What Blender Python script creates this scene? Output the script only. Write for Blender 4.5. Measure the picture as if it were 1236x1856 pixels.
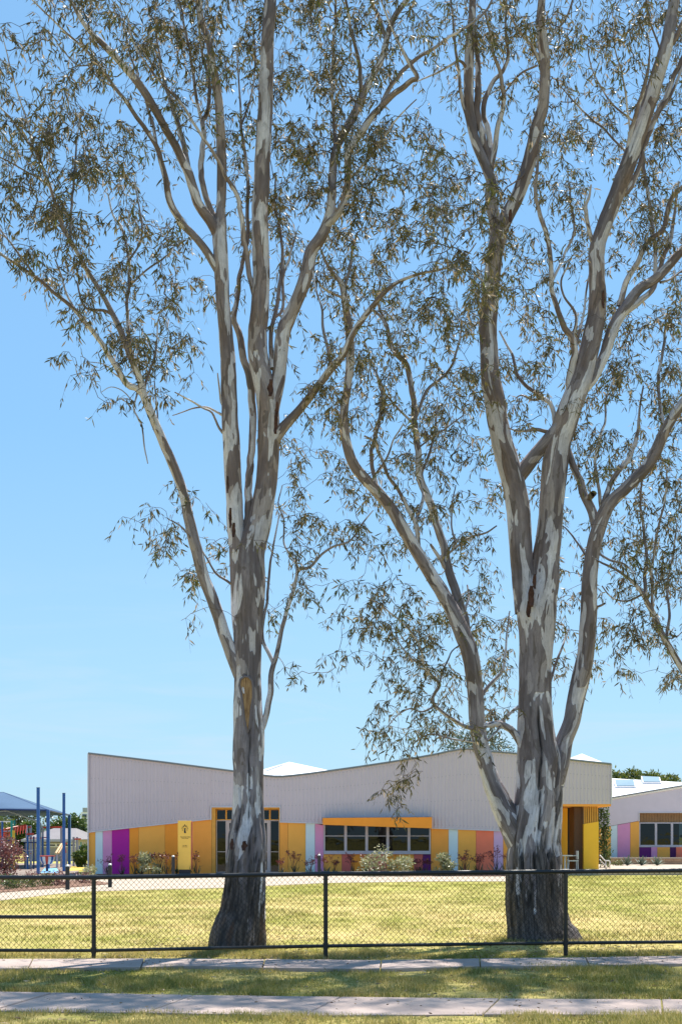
import bpy, bmesh, math, random
import numpy as np
from mathutils import Vector, Matrix

# ------------------------------------------------------------------ camera, world, sun, exposure
for o in list(bpy.data.objects):
    bpy.data.objects.remove(o)
scene = bpy.context.scene
col = scene.collection
F = 2300.0            # focal length in photo pixels (photo 1236 x 1856)
CX, HY = 618.0, 1513.0  # principal column, horizon row
EYE = 1.7
cam = bpy.data.cameras.new('camera')
cam.sensor_fit = 'VERTICAL'
cam.sensor_height = 36.0
cam.lens = F / 1856.0 * 36.0
cam.shift_y = (HY - 928.0) / 1856.0
cam.clip_end = 3000.0
camo = bpy.data.objects.new('camera', cam)
camo.location = (0, 0, EYE)
camo.rotation_euler = (math.radians(90), 0, 0)
col.objects.link(camo)
scene.camera = camo

SUN_EL, SUN_AZ = 63.0, 27.0
world = bpy.data.worlds.new('World')
scene.world = world
world.use_nodes = True
wn, wl = world.node_tree.nodes, world.node_tree.links
for n in list(wn):
    wn.remove(n)
sky = wn.new('ShaderNodeTexSky')
sky.sky_type = 'NISHITA'
sky.sun_disc = False
sky.sun_elevation = math.radians(SUN_EL)
sky.sun_rotation = math.radians(SUN_AZ)
sky.altitude = 0
sky.air_density = 1.15
sky.dust_density = 0.25
sky.ozone_density = 3.2
bg = wn.new('ShaderNodeBackground')
bg.inputs[1].default_value = 0.10
wo = wn.new('ShaderNodeOutputWorld')
# a few faint cirrus wisps low in the sky
tc = wn.new('ShaderNodeTexCoord')
mp = wn.new('ShaderNodeMapping'); mp.inputs['Scale'].default_value = (2.2, 2.2, 16.0)
nz = wn.new('ShaderNodeTexNoise'); nz.inputs['Scale'].default_value = 2.4; nz.inputs['Detail'].default_value = 7
nz.inputs['Roughness'].default_value = 0.6; nz.inputs['Distortion'].default_value = 0.7
mr = wn.new('ShaderNodeMapRange'); mr.inputs[1].default_value = 0.47; mr.inputs[2].default_value = 0.72
mr.inputs[3].default_value = 0.0; mr.inputs[4].default_value = 0.6
sx = wn.new('ShaderNodeSeparateXYZ')
ml = wn.new('ShaderNodeMapRange'); ml.inputs[1].default_value = 0.02; ml.inputs[2].default_value = 0.22
ml.inputs[3].default_value = 1.0; ml.inputs[4].default_value = 0.0
mm = wn.new('ShaderNodeMath'); mm.operation = 'MULTIPLY'
mx = wn.new('ShaderNodeMix'); mx.data_type = 'RGBA'
mx.inputs['B'].default_value = (3.5, 4.6, 5.5, 1)
wl.new(tc.outputs['Generated'], mp.inputs['Vector']); wl.new(mp.outputs[0], nz.inputs['Vector'])
wl.new(nz.outputs['Fac'], mr.inputs[0]); wl.new(tc.outputs['Generated'], sx.inputs[0])
wl.new(sx.outputs['Z'], ml.inputs[0]); wl.new(mr.outputs[0], mm.inputs[0]); wl.new(ml.outputs[0], mm.inputs[1])
hz = wn.new('ShaderNodeMapRange'); hz.inputs[1].default_value = 0.0; hz.inputs[2].default_value = 0.30; hz.inputs[3].default_value = 0.42; hz.inputs[4].default_value = 0.0
wl.new(sx.outputs['Z'], hz.inputs[0])
mh = wn.new('ShaderNodeMath'); mh.operation = 'ADD'; mh.use_clamp = True
wl.new(mm.outputs[0], mh.inputs[0]); wl.new(hz.outputs[0], mh.inputs[1])
wl.new(mh.outputs[0], mx.inputs['Factor']); 
# even out the bright horizon of the physical sky: the photograph's sky is a nearly even soft blue
gm = wn.new('ShaderNodeGamma'); gm.inputs[1].default_value = 0.42
ti = wn.new('ShaderNodeMix'); ti.data_type = 'RGBA'; ti.blend_type = 'MULTIPLY'; ti.inputs['Factor'].default_value = 1.0
ti.inputs['B'].default_value = (1.19, 1.97, 2.66, 1)
wl.new(sky.outputs[0], gm.inputs[0]); wl.new(gm.outputs[0], ti.inputs['A']); wl.new(ti.outputs['Result'], mx.inputs['A'])
wl.new(mx.outputs['Result'], bg.inputs[0]); wl.new(bg.outputs[0], wo.inputs[0])

sd = bpy.data.lights.new('sun', 'SUN')
sd.energy = 5.0
sd.angle = math.radians(0.53)
sd.color = (1.0, 0.95, 0.86)
so = bpy.data.objects.new('sun', sd)
el, az = math.radians(SUN_EL), math.radians(SUN_AZ)
sdir = Vector((math.cos(el) * math.sin(az), math.cos(el) * math.cos(az), math.sin(el)))
so.rotation_euler = sdir.to_track_quat('Z', 'Y').to_euler()
so.location = sdir * 60
col.objects.link(so)

vs = scene.view_settings
vs.view_transform = 'Standard'; vs.look = 'None'; vs.exposure = 0.82; vs.gamma = 1.0; vs.use_curve_mapping = False
scene.render.engine = 'CYCLES'

rng = np.random.default_rng(11)
random.seed(5)

# ------------------------------------------------------------------ helpers
def at(px, py, Y):
    return Vector(((px - CX) / F * Y, Y, EYE + (HY - py) / F * Y))
def gx(px, Y):
    return (px - CX) / F * Y
def gz(py, Y):
    return EYE + (HY - py) / F * Y
def gnd(px, py):
    Y = EYE * F / (py - HY)
    return Vector(((px - CX) / F * Y, Y, 0))

def tag(o, label=None, cat=None, group=None, kind=None):
    if label: o['label'] = label
    if cat: o['category'] = cat
    if group: o['group'] = group
    if kind: o['kind'] = kind
    return o
def empty(name, loc=(0, 0, 0)):
    o = bpy.data.objects.new(name, None)
    o.location = loc; o.empty_display_size = 0.2
    col.objects.link(o)
    return o
def link(name, me, mat=None, parent=None, smooth=False):
    o = bpy.data.objects.new(name, me)
    if mat is not None and len(me.materials) == 0:
        me.materials.append(mat)
    col.objects.link(o)
    if parent is not None:
        o.parent = parent
        o.matrix_parent_inverse = Matrix.Identity(4)
        # geometry is given in world space: undo the chain of parents
        off = Vector((0, 0, 0)); p = parent
        while p is not None:
            off += Vector(p.location); p = p.parent
        o.location = -off
    if smooth:
        me.polygons.foreach_set('use_smooth', [True] * len(me.polygons))
    return o
def mesh_np(name, V, Q, attrs=None, vattrs=None):
    """V (n,3), Q (m,3 or 4) numpy -> mesh; attrs {name:(n,)} float point attributes"""
    V = np.asarray(V, np.float32); Q = np.asarray(Q, np.int32)
    me = bpy.data.meshes.new(name)
    k = Q.shape[1]
    me.vertices.add(len(V)); me.vertices.foreach_set('co', V.ravel())
    me.loops.add(Q.size); me.loops.foreach_set('vertex_index', Q.ravel())
    me.polygons.add(len(Q))
    me.polygons.foreach_set('loop_start', np.arange(0, Q.size, k, dtype=np.int32))
    me.polygons.foreach_set('loop_total', np.full(len(Q), k, np.int32))
    for nm, a in (attrs or {}).items():
        at_ = me.attributes.new(nm, 'FLOAT', 'POINT'); at_.data.foreach_set('value', np.asarray(a, np.float32).ravel())
    for nm, a in (vattrs or {}).items():
        at_ = me.attributes.new(nm, 'FLOAT_VECTOR', 'POINT'); at_.data.foreach_set('vector', np.asarray(a, np.float32).ravel())
    me.update(calc_edges=True); me.validate()
    return me

class MB:
    """collects boxes, prisms and tubes into one mesh"""
    def __init__(s): s.v = []; s.f = []
    def add(s, vs_, fs):
        b = len(s.v); s.v += [tuple(v) for v in vs_]; s.f += [tuple(i + b for i in f) for f in fs]; return s
    def box(s, x0, x1, y0, y1, z0, z1):
        return s.add([(x0,y0,z0),(x1,y0,z0),(x1,y1,z0),(x0,y1,z0),(x0,y0,z1),(x1,y0,z1),(x1,y1,z1),(x0,y1,z1)],
                     [(0,3,2,1),(4,5,6,7),(0,1,5,4),(1,2,6,5),(2,3,7,6),(3,0,4,7)])
    def prism_xz(s, poly, y0, y1):
        n = len(poly)
        vs_ = [(x, y0, z) for x, z in poly] + [(x, y1, z) for x, z in poly]
        fs = [tuple(range(n)), tuple(range(2*n-1, n-1, -1))]
        fs += [(i, i + n, (i+1) % n + n, (i+1) % n) for i in range(n)]
        return s.add(vs_, fs)
    def prism_xy(s, poly, z0, z1):
        n = len(poly)
        vs_ = [(x, y, z0) for x, y in poly] + [(x, y, z1) for x, y in poly]
        fs = [tuple(range(n-1, -1, -1)), tuple(range(n, 2*n))]
        fs += [(i, (i+1) % n, (i+1) % n + n, i + n) for i in range(n)]
        return s.add(vs_, fs)
    def tube(s, pts, r, n=8, cap=True):
        pts = [Vector(p) for p in pts]; m = len(pts)
        rr = r if hasattr(r, '__len__') else [r] * m
        b = len(s.v); u = None
        for i, p in enumerate(pts):
            t = (pts[min(i+1, m-1)] - pts[max(i-1, 0)]).normalized()
            if u is None:
                a = Vector((0, -1, 0)) if abs(t.y) < 0.9 else Vector((0, 0, 1))
                u = (a - t * a.dot(t)).normalized()
            else:
                u = (u - t * u.dot(t)).normalized()
            w = t.cross(u)
            for k in range(n):
                an = 2 * math.pi * k / n
                s.v.append(tuple(p + (u * math.cos(an) + w * math.sin(an)) * rr[i]))
        for i in range(m - 1):
            for k in range(n):
                s.f.append((b+i*n+k, b+i*n+(k+1) % n, b+(i+1)*n+(k+1) % n, b+(i+1)*n+k))
        if cap:
            s.f.append(tuple(b + k for k in range(n-1, -1, -1)))
            s.f.append(tuple(b + (m-1)*n + k for k in range(n)))
        return s
    def build(s, name, mat, parent=None, smooth=False, bevel=0):
        me = bpy.data.meshes.new(name)
        me.from_pydata(s.v, [], s.f); me.update()
        bm = bmesh.new(); bm.from_mesh(me)
        bmesh.ops.recalc_face_normals(bm, faces=bm.faces)
        bm.to_mesh(me); bm.free()
        o = link(name, me, mat, parent, smooth)
        if bevel:
            m = o.modifiers.new('bevel', 'BEVEL'); m.width = bevel; m.segments = 2; m.limit_method = 'ANGLE'
        return o

# vectorised value noise, about -1..1
def _hash(ix, iy, iz, sd):
    h = (ix * 374761393 + iy * 668265263 + iz * 2147483647 + sd * 1274126177) & 0xFFFFFFFF
    h = ((h ^ (h >> 13)) * 1274126177) & 0xFFFFFFFF
    return ((h ^ (h >> 16)) & 0xFFFF) / 32767.5 - 1.0
def vnoise(P, sd=0):
    P = np.asarray(P, np.float64); I = np.floor(P).astype(np.int64); f = P - I
    f = f * f * (3 - 2 * f); r = 0
    for dx in (0, 1):
        for dy in (0, 1):
            for dz in (0, 1):
                w = (f[:, 0] if dx else 1 - f[:, 0]) * (f[:, 1] if dy else 1 - f[:, 1]) * (f[:, 2] if dz else 1 - f[:, 2])
                r = r + w * _hash(I[:, 0] + dx, I[:, 1] + dy, I[:, 2] + dz, sd)
    return r

# ------------------------------------------------------------------ materials
class NM:
    def __init__(s, name):
        s.m = bpy.data.materials.new(name); s.m.use_nodes = True
        s.n = s.m.node_tree.nodes; s.l = s.m.node_tree.links
        s.p = s.n['Principled BSDF']; s.out = s.n['Material Output']
    def new(s, t, **kw):
        x = s.n.new('ShaderNode' + t)
        for k, v in kw.items(): setattr(x, k, v)
        return x
    def set(s, node, i, v):
        if hasattr(v, 'is_output') or isinstance(v, bpy.types.NodeSocket): s.l.new(v, node.inputs[i])
        else: node.inputs[i].default_value = v
    def pos(s): return s.new('NewGeometry').outputs['Position']
    def attr(s, nm, vec=False):
        a = s.new('Attribute', attribute_name=nm); return a.outputs['Vector' if vec else 'Fac']
    def scale(s, vec, sc):
        m = s.new('Mapping'); s.l.new(vec, m.inputs[0]); m.inputs['Scale'].default_value = sc; return m.outputs[0]
    def noise(s, vec, scale, detail=3, rough=0.55, dist=0.0):
        x = s.new('TexNoise'); s.l.new(vec, x.inputs['Vector'])
        x.inputs['Scale'].default_value = scale; x.inputs['Detail'].default_value = detail
        x.inputs['Roughness'].default_value = rough; x.inputs['Distortion'].default_value = dist
        return x.outputs['Fac']
    def ramp(s, fac, a, b, lo=0.0, hi=1.0):
        x = s.new('MapRange'); x.interpolation_type = 'SMOOTHSTEP'; s.l.new(fac, x.inputs[0])
        x.inputs[1].default_value = a; x.inputs[2].default_value = b; x.inputs[3].default_value = lo; x.inputs[4].default_value = hi
        return x.outputs[0]
    def mix(s, fac, a, b):
        x = s.new('Mix', data_type='RGBA')
        s.set(x, 'Factor', fac)
        for k, v in (('A', a), ('B', b)):
            if isinstance(v, tuple): x.inputs[k].default_value = (*v[:3], 1)
            else: s.l.new(v, x.inputs[k])
        return x.outputs['Result']
    def math(s, op, a, b=0.0):
        x = s.new('Math', operation=op); s.set(x, 0, a); s.set(x, 1, b); return x.outputs[0]
    def bump(s, h, strength=0.3, dist=0.01):
        x = s.new('Bump'); x.inputs['Strength'].default_value = strength; x.inputs['Distance'].default_value = dist
        s.l.new(h, x.inputs['Height']); s.l.new(x.outputs[0], s.p.inputs['Normal'])
    def base(s, c, rough=0.6, spec=0.5, metal=0.0):
        if isinstance(c, tuple): s.p.inputs['Base Color'].default_value = (*c[:3], 1)
        else: s.l.new(c, s.p.inputs['Base Color'])
        s.set(s.p, 'Roughness', rough); s.p.inputs['Specular IOR Level'].default_value = spec
        s.p.inputs['Metallic'].default_value = metal
        return s.m

MATS = {}
def paint(name, c, rough=0.5, spec=0.4, var=0.08, metal=0.0, sc=6.0, bump=0.0):
    if name in MATS: return MATS[name]
    m = NM(name); p = m.pos()
    n = m.noise(p, sc, 4); d = m.noise(p, sc * 0.13, 2)
    n2 = m.math('MULTIPLY', m.math('ADD', n, d), 0.5)
    dark = tuple(x * (1 - var) for x in c); light = tuple(min(1, x * (1 + var)) for x in c)
    r = m.mix(m.ramp(n2, 0.3, 0.7), dark, light)
    m.base(r, rough, spec, metal)
    if bump: m.bump(m.noise(p, sc * 12, 3), bump, 0.004)
    MATS[name] = m.m
    return m.m

def concrete(name, c1, c2, stain):
    m = NM(name); p = m.pos()
    big = m.noise(p, 0.9, 4, 0.6); fine = m.noise(p, 60, 3, 0.7); mid = m.noise(p, 7, 4, 0.65)
    c = m.mix(m.ramp(big, 0.32, 0.68), c1, c2)
    c = m.mix(m.math('MULTIPLY', m.ramp(mid, 0.5, 0.75), 0.35), c, stain)
    c = m.mix(m.math('MULTIPLY', m.ramp(fine, 0.35, 0.65), 0.25), c, tuple(x * 0.62 for x in c1))
    m.base(c, 0.9, 0.2); m.bump(fine, 0.35, 0.004)
    return m.m
M_PATH = concrete('path concrete', (0.375, 0.295, 0.265), (0.46, 0.37, 0.33), (0.27, 0.21, 0.18))
M_PATH2 = concrete('school path concrete', (0.44, 0.36, 0.28), (0.52, 0.43, 0.34), (0.37, 0.29, 0.22))

def grass_colour(m, p):
    a = m.noise(p, 0.22, 3, 0.6); b = m.noise(m.scale(p, (1, 0.45, 1)), 1.3, 5, 0.65, 0.4); c = m.noise(p, 9, 4, 0.7)
    f = m.math('ADD', m.math('MULTIPLY', a, 0.42), m.math('ADD', m.math('MULTIPLY', b, 0.38), m.math('MULTIPLY', c, 0.2)))
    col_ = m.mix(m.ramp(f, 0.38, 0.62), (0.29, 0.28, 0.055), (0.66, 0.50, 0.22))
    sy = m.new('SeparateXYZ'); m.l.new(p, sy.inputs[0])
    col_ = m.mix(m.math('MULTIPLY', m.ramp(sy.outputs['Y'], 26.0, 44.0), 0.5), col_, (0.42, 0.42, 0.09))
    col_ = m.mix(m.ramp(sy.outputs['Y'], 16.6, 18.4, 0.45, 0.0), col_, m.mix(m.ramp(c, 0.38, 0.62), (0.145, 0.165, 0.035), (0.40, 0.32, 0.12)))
    d = m.noise(p, 2.1, 5, 0.7)
    return m.mix(m.math('MULTIPLY', m.ramp(d, 0.62, 0.74), 0.65), col_, (0.62, 0.48, 0.30))
m = NM('lawn'); p = m.pos()
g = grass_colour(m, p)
fine = m.noise(m.scale(p, (1, 0.5, 1)), 38, 3, 0.75)
g = m.mix(m.ramp(fine, 0.3, 0.7, 0.0, 0.5), g, (0.19, 0.17, 0.05))
m.base(g, 0.95, 0.1); m.bump(fine, 0.6, 0.02)
M_LAWN = m.m
m = NM('grass blades'); p = m.pos()
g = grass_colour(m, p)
r_ = m.attr('rnd')
g = m.mix(m.ramp(r_, 0.0, 0.7, 0.75, 0.0), g, (0.17, 0.20, 0.04))
g = m.mix(m.ramp(r_, 0.80, 0.98, 0.0, 0.85), g, (0.66, 0.55, 0.27))
m.base(g, 0.7, 0.2)
tr = m.new('BsdfTranslucent'); m.l.new(g, tr.inputs[0])
ms = m.new('MixShader'); ms.inputs[0].default_value = 0.35
m.l.new(m.p.outputs[0], ms.inputs[1]); m.l.new(tr.outputs[0], ms.inputs[2]); m.l.new(ms.outputs[0], m.out.inputs[0])
M_BLADE = m.m

def leaf_mat(name, dark, mid, pale, trans=0.25, rough=0.38, spec=0.6):
    m = NM(name); r = m.attr('rnd'); cl = m.noise(m.pos(), 0.9, 2)
    c = m.mix(m.ramp(r, 0.0, 0.75), dark, mid)
    c = m.mix(m.math('MULTIPLY', m.ramp(cl, 0.42, 0.62), 0.5), c, mid)
    if name == 'gum leaf':
        c = m.mix(m.math('MULTIPLY', m.ramp(m.noise(m.pos(), 1.6, 2), 0.54, 0.66), 0.75), c, (0.130, 0.155, 0.030))
    c = m.mix(m.ramp(r, 0.72, 1.0, 0.0, 0.9), c, pale)
    m.base(c, rough, spec)
    tr = m.new('BsdfTranslucent'); m.l.new(c, tr.inputs[0])
    ms = m.new('MixShader'); ms.inputs[0].default_value = trans
    m.l.new(m.p.outputs[0], ms.inputs[1]); m.l.new(tr.outputs[0], ms.inputs[2]); m.l.new(ms.outputs[0], m.out.inputs[0])
    return m.m
M_GUM = leaf_mat('gum leaf', (0.046, 0.042, 0.018), (0.160, 0.138, 0.052), (0.50, 0.37, 0.26), 0.38, 0.5, 0.5)
M_BROAD = leaf_mat('broad leaf', (0.04, 0.07, 0.018), (0.10, 0.16, 0.03), (0.22, 0.25, 0.06), 0.3)
M_LIME = leaf_mat('lime leaf', (0.06, 0.09, 0.015), (0.14, 0.17, 0.03), (0.26, 0.24, 0.06), 0.3)
M_CONIFER = leaf_mat('conifer leaf', (0.03, 0.045, 0.02), (0.06, 0.085, 0.035), (0.12, 0.14, 0.07), 0.15)
M_PURPLE = leaf_mat('red leaf', (0.10, 0.035, 0.035), (0.22, 0.075, 0.07), (0.42, 0.24, 0.2), 0.3)
M_SILVER = leaf_mat('silver leaf', (0.17, 0.20, 0.08), (0.37, 0.37, 0.20), (0.66, 0.62, 0.46), 0.35)
M_STRAP = leaf_mat('strap leaf', (0.02, 0.035, 0.02), (0.05, 0.075, 0.035), (0.10, 0.13, 0.05), 0.2)
M_PAW = leaf_mat('paw flower', (0.10, 0.015, 0.02), (0.17, 0.03, 0.03), (0.3, 0.07, 0.05), 0.2)
M_AGAVE = leaf_mat('agave leaf', (0.18, 0.22, 0.17), (0.28, 0.32, 0.24), (0.4, 0.42, 0.3), 0.1)
M_TWIG = paint('twig bark', (0.12, 0.095, 0.085), 0.85, 0.2, 0.25, sc=14)
M_STEM = paint('stem', (0.16, 0.06, 0.045), 0.8, 0.2, 0.2, sc=14)

def bark_mat():
    m = NM('spotted gum bark'); b = m.attr('bk', True); rough = m.attr('rough'); hgt = m.attr('hgt'); crack = m.attr('crack')
    big = m.noise(m.scale(b, (1, 1, 0.5)), 0.9, 2, 0.5)
    n1 = m.noise(m.scale(b, (1, 1, 0.27)), 5.2, 2.6, 0.5, 0.5)
    n2 = m.noise(m.scale(b, (1, 1, 0.25)), 8.0, 3.0, 0.55, 0.6)
    n3 = m.noise(m.scale(b, (1, 1, 0.3)), 3.4, 2.5, 0.5, 0.5)
    n4 = m.noise(m.scale(b, (1, 1, 0.3)), 4.4, 2.6, 0.5, 0.4)
    fine = m.noise(m.scale(b, (1, 1, 0.25)), 34, 5, 0.7)
    speck = m.noise(b, 48, 2, 0.6)
    hf = m.ramp(hgt, 3.5, 8.5)
    grey = m.mix(m.ramp(n3, 0.40, 0.60), (0.150, 0.125, 0.140), (0.30, 0.26, 0.285))
    warm = m.mix(m.ramp(n2, 0.45, 0.58), (0.19, 0.12, 0.088), (0.32, 0.195, 0.11))
    wf = m.math('MULTIPLY', m.math('ADD', m.math('MULTIPLY', hf, 0.36), 0.08), m.ramp(big, 0.36, 0.56))
    c = m.mix(wf, grey, warm)
    # plates shed at different times: brown, mid grey, pale
    c = m.mix(m.math('MULTIPLY', m.ramp(n2, 0.585, 0.60), 0.75), c, (0.13, 0.10, 0.09))
    c = m.mix(m.math('MULTIPLY', m.ramp(n4, 0.56, 0.572), 0.8), c, m.mix(wf, (0.43, 0.38, 0.40), (0.44, 0.31, 0.21)))
    th = m.math('ADD', n1, m.math('MULTIPLY', m.math('SUBTRACT', big, 0.5), 0.34))
    th = m.math('SUBTRACT', th, m.math('MULTIPLY', hf, 0.012))
    pm = m.ramp(th, 0.528, 0.540)
    pale = m.mix(m.ramp(n3, 0.35, 0.65), (0.56, 0.52, 0.57), (0.82, 0.78, 0.84))
    pale = m.mix(m.math('MULTIPLY', wf, 0.45), pale, (0.50, 0.42, 0.34))
    c = m.mix(pm, c, pale)
    strk = m.noise(m.scale(b, (1, 1, 0.05)), 24, 4, 0.65, 0.2)
    c = m.mix(m.ramp(strk, 0.5, 0.72, 0.0, 0.5), c, (0.085, 0.068, 0.068))
    c = m.mix(m.ramp(strk, 0.5, 0.28, 0.0, 0.3), c, (0.46, 0.42, 0.43))
    blot = m.noise(m.scale(b, (1, 1, 0.5)), 15, 4, 0.7, 0.5)
    c = m.mix(m.ramp(blot, 0.55, 0.7, 0.0, 0.4), c, (0.13, 0.10, 0.085))
    c = m.mix(m.ramp(fine, 0.3, 0.75, 0.0, 0.34), c, (0.10, 0.082, 0.078))
    c = m.mix(m.ramp(speck, 0.69, 0.73, 0.0, 0.75), c, (0.07, 0.055, 0.05))
    # dark stringy bark stocking at the base
    fib = m.noise(m.scale(b, (1, 1, 0.14)), 22, 5, 0.7, 0.3)
    dk = m.mix(m.ramp(fib, 0.38, 0.68), (0.034, 0.029, 0.030), (0.155, 0.130, 0.125))
    dk = m.mix(m.ramp(n3, 0.6, 0.68, 0.0, 0.5), dk, (0.15, 0.075, 0.045))
    dk = m.mix(m.ramp(rough, 0.15, 0.75, 0.75, 0.0), dk, m.mix(m.ramp(fib, 0.4, 0.62), (0.05, 0.042, 0.045), (0.21, 0.18, 0.19)))
    nl = m.noise(m.scale(b, (1, 1, 0.09)), 9.0, 3, 0.55, 0.3)
    rf = m.ramp(m.math('ADD', rough, m.math('ADD', m.math('MULTIPLY', m.math('SUBTRACT', nl, 0.5), 2.6), m.math('MULTIPLY', m.math('SUBTRACT', fib, 0.5), 0.9))), 0.50, 0.66)
    c = m.mix(rf, c, dk)
    c = m.mix(crack, c, (0.018, 0.015, 0.014))
    m.base(c, m.math('ADD', m.math('MULTIPLY', pm, -0.12), 0.78), 0.3)
    h = m.math('ADD', m.math('MULTIPLY', pm, -0.6), m.math('MULTIPLY', fine, 0.5))
    h = m.math('ADD', h, m.math('MULTIPLY', m.math('MULTIPLY', fib, rf), 2.4))
    m.bump(h, 0.8, 0.014)
    return m.m
M_BARK = bark_mat()
M_WOOD = (lambda m: (m.base(m.mix(m.ramp(m.noise(m.scale(m.pos(), (1, 1, 0.12)), 40, 4, 0.7), 0.3, 0.7), (0.17, 0.085, 0.04), (0.43, 0.27, 0.14)), 0.8, 0.2), m.m)[1])(NM('scar wood'))
M_PEEL = paint('peeling bark', (0.085, 0.042, 0.032), 0.85, 0.2, 0.45, sc=30)
# ------------------------------------------------------------------ ground and paths
def gndz(px, py, z):
    Y = (EYE - z) * F / (py - HY)
    return ((px - CX) / F * Y, Y)
tag(MB().add([(-900, -300, 0), (900, -300, 0), (900, 1500, 0), (-900, 1500, 0)], [(0, 1, 2, 3)]).build('lawn', M_LAWN), kind='structure')

def lerp_list(L, x):
    for (x0, y0), (x1, y1) in zip(L, L[1:]):
        if x0 <= x <= x1: return y0 + (y1 - y0) * (x - x0) / (x1 - x0)
    return L[-1][1] if x > L[-1][0] else L[0][1]
def slab_path(name, joints, far, near, z, parent):
    for i, ((xf0, xn0), (xf1, xn1)) in enumerate(zip(joints, joints[1:])):
        zz = z + random.uniform(-0.008, 0.008)
        fpts, npts = [], []
        for k in range(7):
            t = k / 6
            a = gndz(xf0 + (xf1 - xf0) * t, lerp_list(far, xf0 + (xf1 - xf0) * t), zz)
            b = gndz(xn0 + (xn1 - xn0) * t, lerp_list(near, xn0 + (xn1 - xn0) * t), zz)
            ds = 0.008 if k == 0 else (-0.008 if k == 6 else 0)
            j = random.uniform(-0.012, 0.012)
            fpts.append((a[0] + ds, a[1] + j)); npts.append((b[0] + ds, b[1] - j))
        MB().prism_xy(npts + fpts[::-1], zz - 0.12, zz).build('slab', M_PATH, parent, bevel=0.008)
low = tag(empty('footpath', (0, 12.9, 0)), kind='structure')
slab_path('slab', [(-420, -640), (-170, -330), (95, -20), (351, 265), (618, 548), (905, 875), (1198, 1201), (1500, 1540), (1800, 1880)],
          [(-420, 1792), (0, 1797), (350, 1803), (618, 1806.5), (905, 1809.5), (1236, 1811), (1800, 1816)],
          [(-640, 1822), (0, 1832), (265, 1835), (548, 1840), (875, 1838), (1236, 1839), (1880, 1843)], 0.02, low)
up = tag(empty('verge_path', (0, 16.8, 0)), kind='structure')
slab_path('slab', [(-330, -340), (-130, -140), (60, 52), (262, 256), (480, 476), (691, 689), (868.7, 870.4), (1060.6, 1067.4), (1240, 1252), (1440, 1456), (1650, 1670)],
          [(-330, 1739), (0, 1738), (350, 1737), (690, 1740), (868, 1737), (1060, 1735), (1236, 1732), (1650, 1727)],
          [(-340, 1757), (0, 1755), (200, 1753), (350, 1750), (500, 1754), (690, 1755.5), (870, 1751), (1067, 1749), (1236, 1746), (1670, 1739)], 0.045, up)

# pale concrete apron in front of the school
front = [(-500, 1660), (0, 1633), (102, 1621), (170, 1616), (400, 1610), (591, 1601), (780, 1598), (930, 1598), (1010, 1596)]
pts = [gnd(x, y) for x, y in front]
poly = [(p_.x, p_.y) for p_ in pts] + [(pts[-1].x + 1, 54.0), (-30.0, 54.0), (-30.0, pts[0].y)]
tag(MB().prism_xy(poly, -0.1, 0.012).build('school_path', M_PATH2), kind='structure')
M_MULCH = paint('mulch', (0.20, 0.12, 0.085), 0.95, 0.1, 0.4, sc=9, bump=0.8)
bed = [gnd(-420, 1641), gnd(0, 1619), gnd(90, 1612), gnd(160, 1607), gnd(205, 1603), gnd(170, 1597), gnd(60, 1596), gnd(-420, 1598)]
tag(MB().prism_xy([(b.x, b.y) for b in bed], -0.1, 0.03).build('garden_bed', M_MULCH), kind='structure')
fb = [(gx(150, 52), 51.3), (gx(300, 52), 51.6), (gx(380, 52), 52.4), (gx(382, 52), 54.05), (gx(162, 54.05), 54.05)]
tag(MB().prism_xy(fb, -0.1, 0.035).build('garden_bed', M_MULCH), kind='structure')
fb = [(gx(512, 52), 52.2), (gx(900, 52), 51.4), (gx(940, 52), 52.4), (gx(945, 54), 54.05), (gx(512, 54), 54.05)]
tag(MB().prism_xy(fb, -0.1, 0.035).build('garden_bed', M_MULCH), kind='structure')
M_SOFT = paint('softfall', (0.25, 0.2, 0.17), 0.95, 0.1, 0.25, sc=4)
soft = [gnd(-300, 1588), gnd(140, 1586), gnd(150, 1566), gnd(-300, 1562)]
tag(MB().prism_xy([(b.x, b.y) for b in soft], -0.1, 0.016).build('playground_surface', M_SOFT), kind='structure')
tag(MB().prism_xy([(b.x, b.y) for b in (gnd(126, 1579), gnd(158, 1578), gnd(156, 1571), gnd(130, 1571))], -0.1, 0.022).build('playground_surface', paint('yellow softfall', (0.55, 0.42, 0.10), 0.9, 0.1)), kind='structure')
tag(MB().prism_xy([(b.x, b.y) for b in (gnd(74, 1583), gnd(108, 1583), gnd(104, 1574), gnd(82, 1574))], -0.1, 0.022).build('playground_surface', paint('blue softfall', (0.20, 0.42, 0.62), 0.9, 0.1)), kind='structure')

# ------------------------------------------------------------------ main school building
YB = 54.3
S = YB / F
M_CLAD = paint('pale grey cladding', (0.575, 0.505, 0.55), 0.45, 0.4, 0.03, sc=1.5)
M_CLAD_L = paint('lilac grey wall', (0.66, 0.585, 0.645), 0.6, 0.3, 0.04, sc=3)
M_ROOF = paint('white roof metal', (0.80, 0.80, 0.80), 0.4, 0.4, 0.03)
M_TRIM = paint('dark flashing', (0.16, 0.19, 0.22), 0.4, 0.5, 0.05)
M_TRIMP = paint('pale trim', (0.62, 0.60, 0.62), 0.45, 0.4, 0.03)
M_FRAME = paint('lilac window frame', (0.50, 0.47, 0.52), 0.4, 0.5, 0.03)
M_TIMBER = paint('yellow timber', (0.74, 0.36, 0.06), 0.5, 0.35, 0.12, sc=5)
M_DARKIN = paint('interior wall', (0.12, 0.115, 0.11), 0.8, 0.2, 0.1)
M_BROWN = paint('brown panel', (0.115, 0.055, 0.03), 0.6, 0.3, 0.1)
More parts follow.
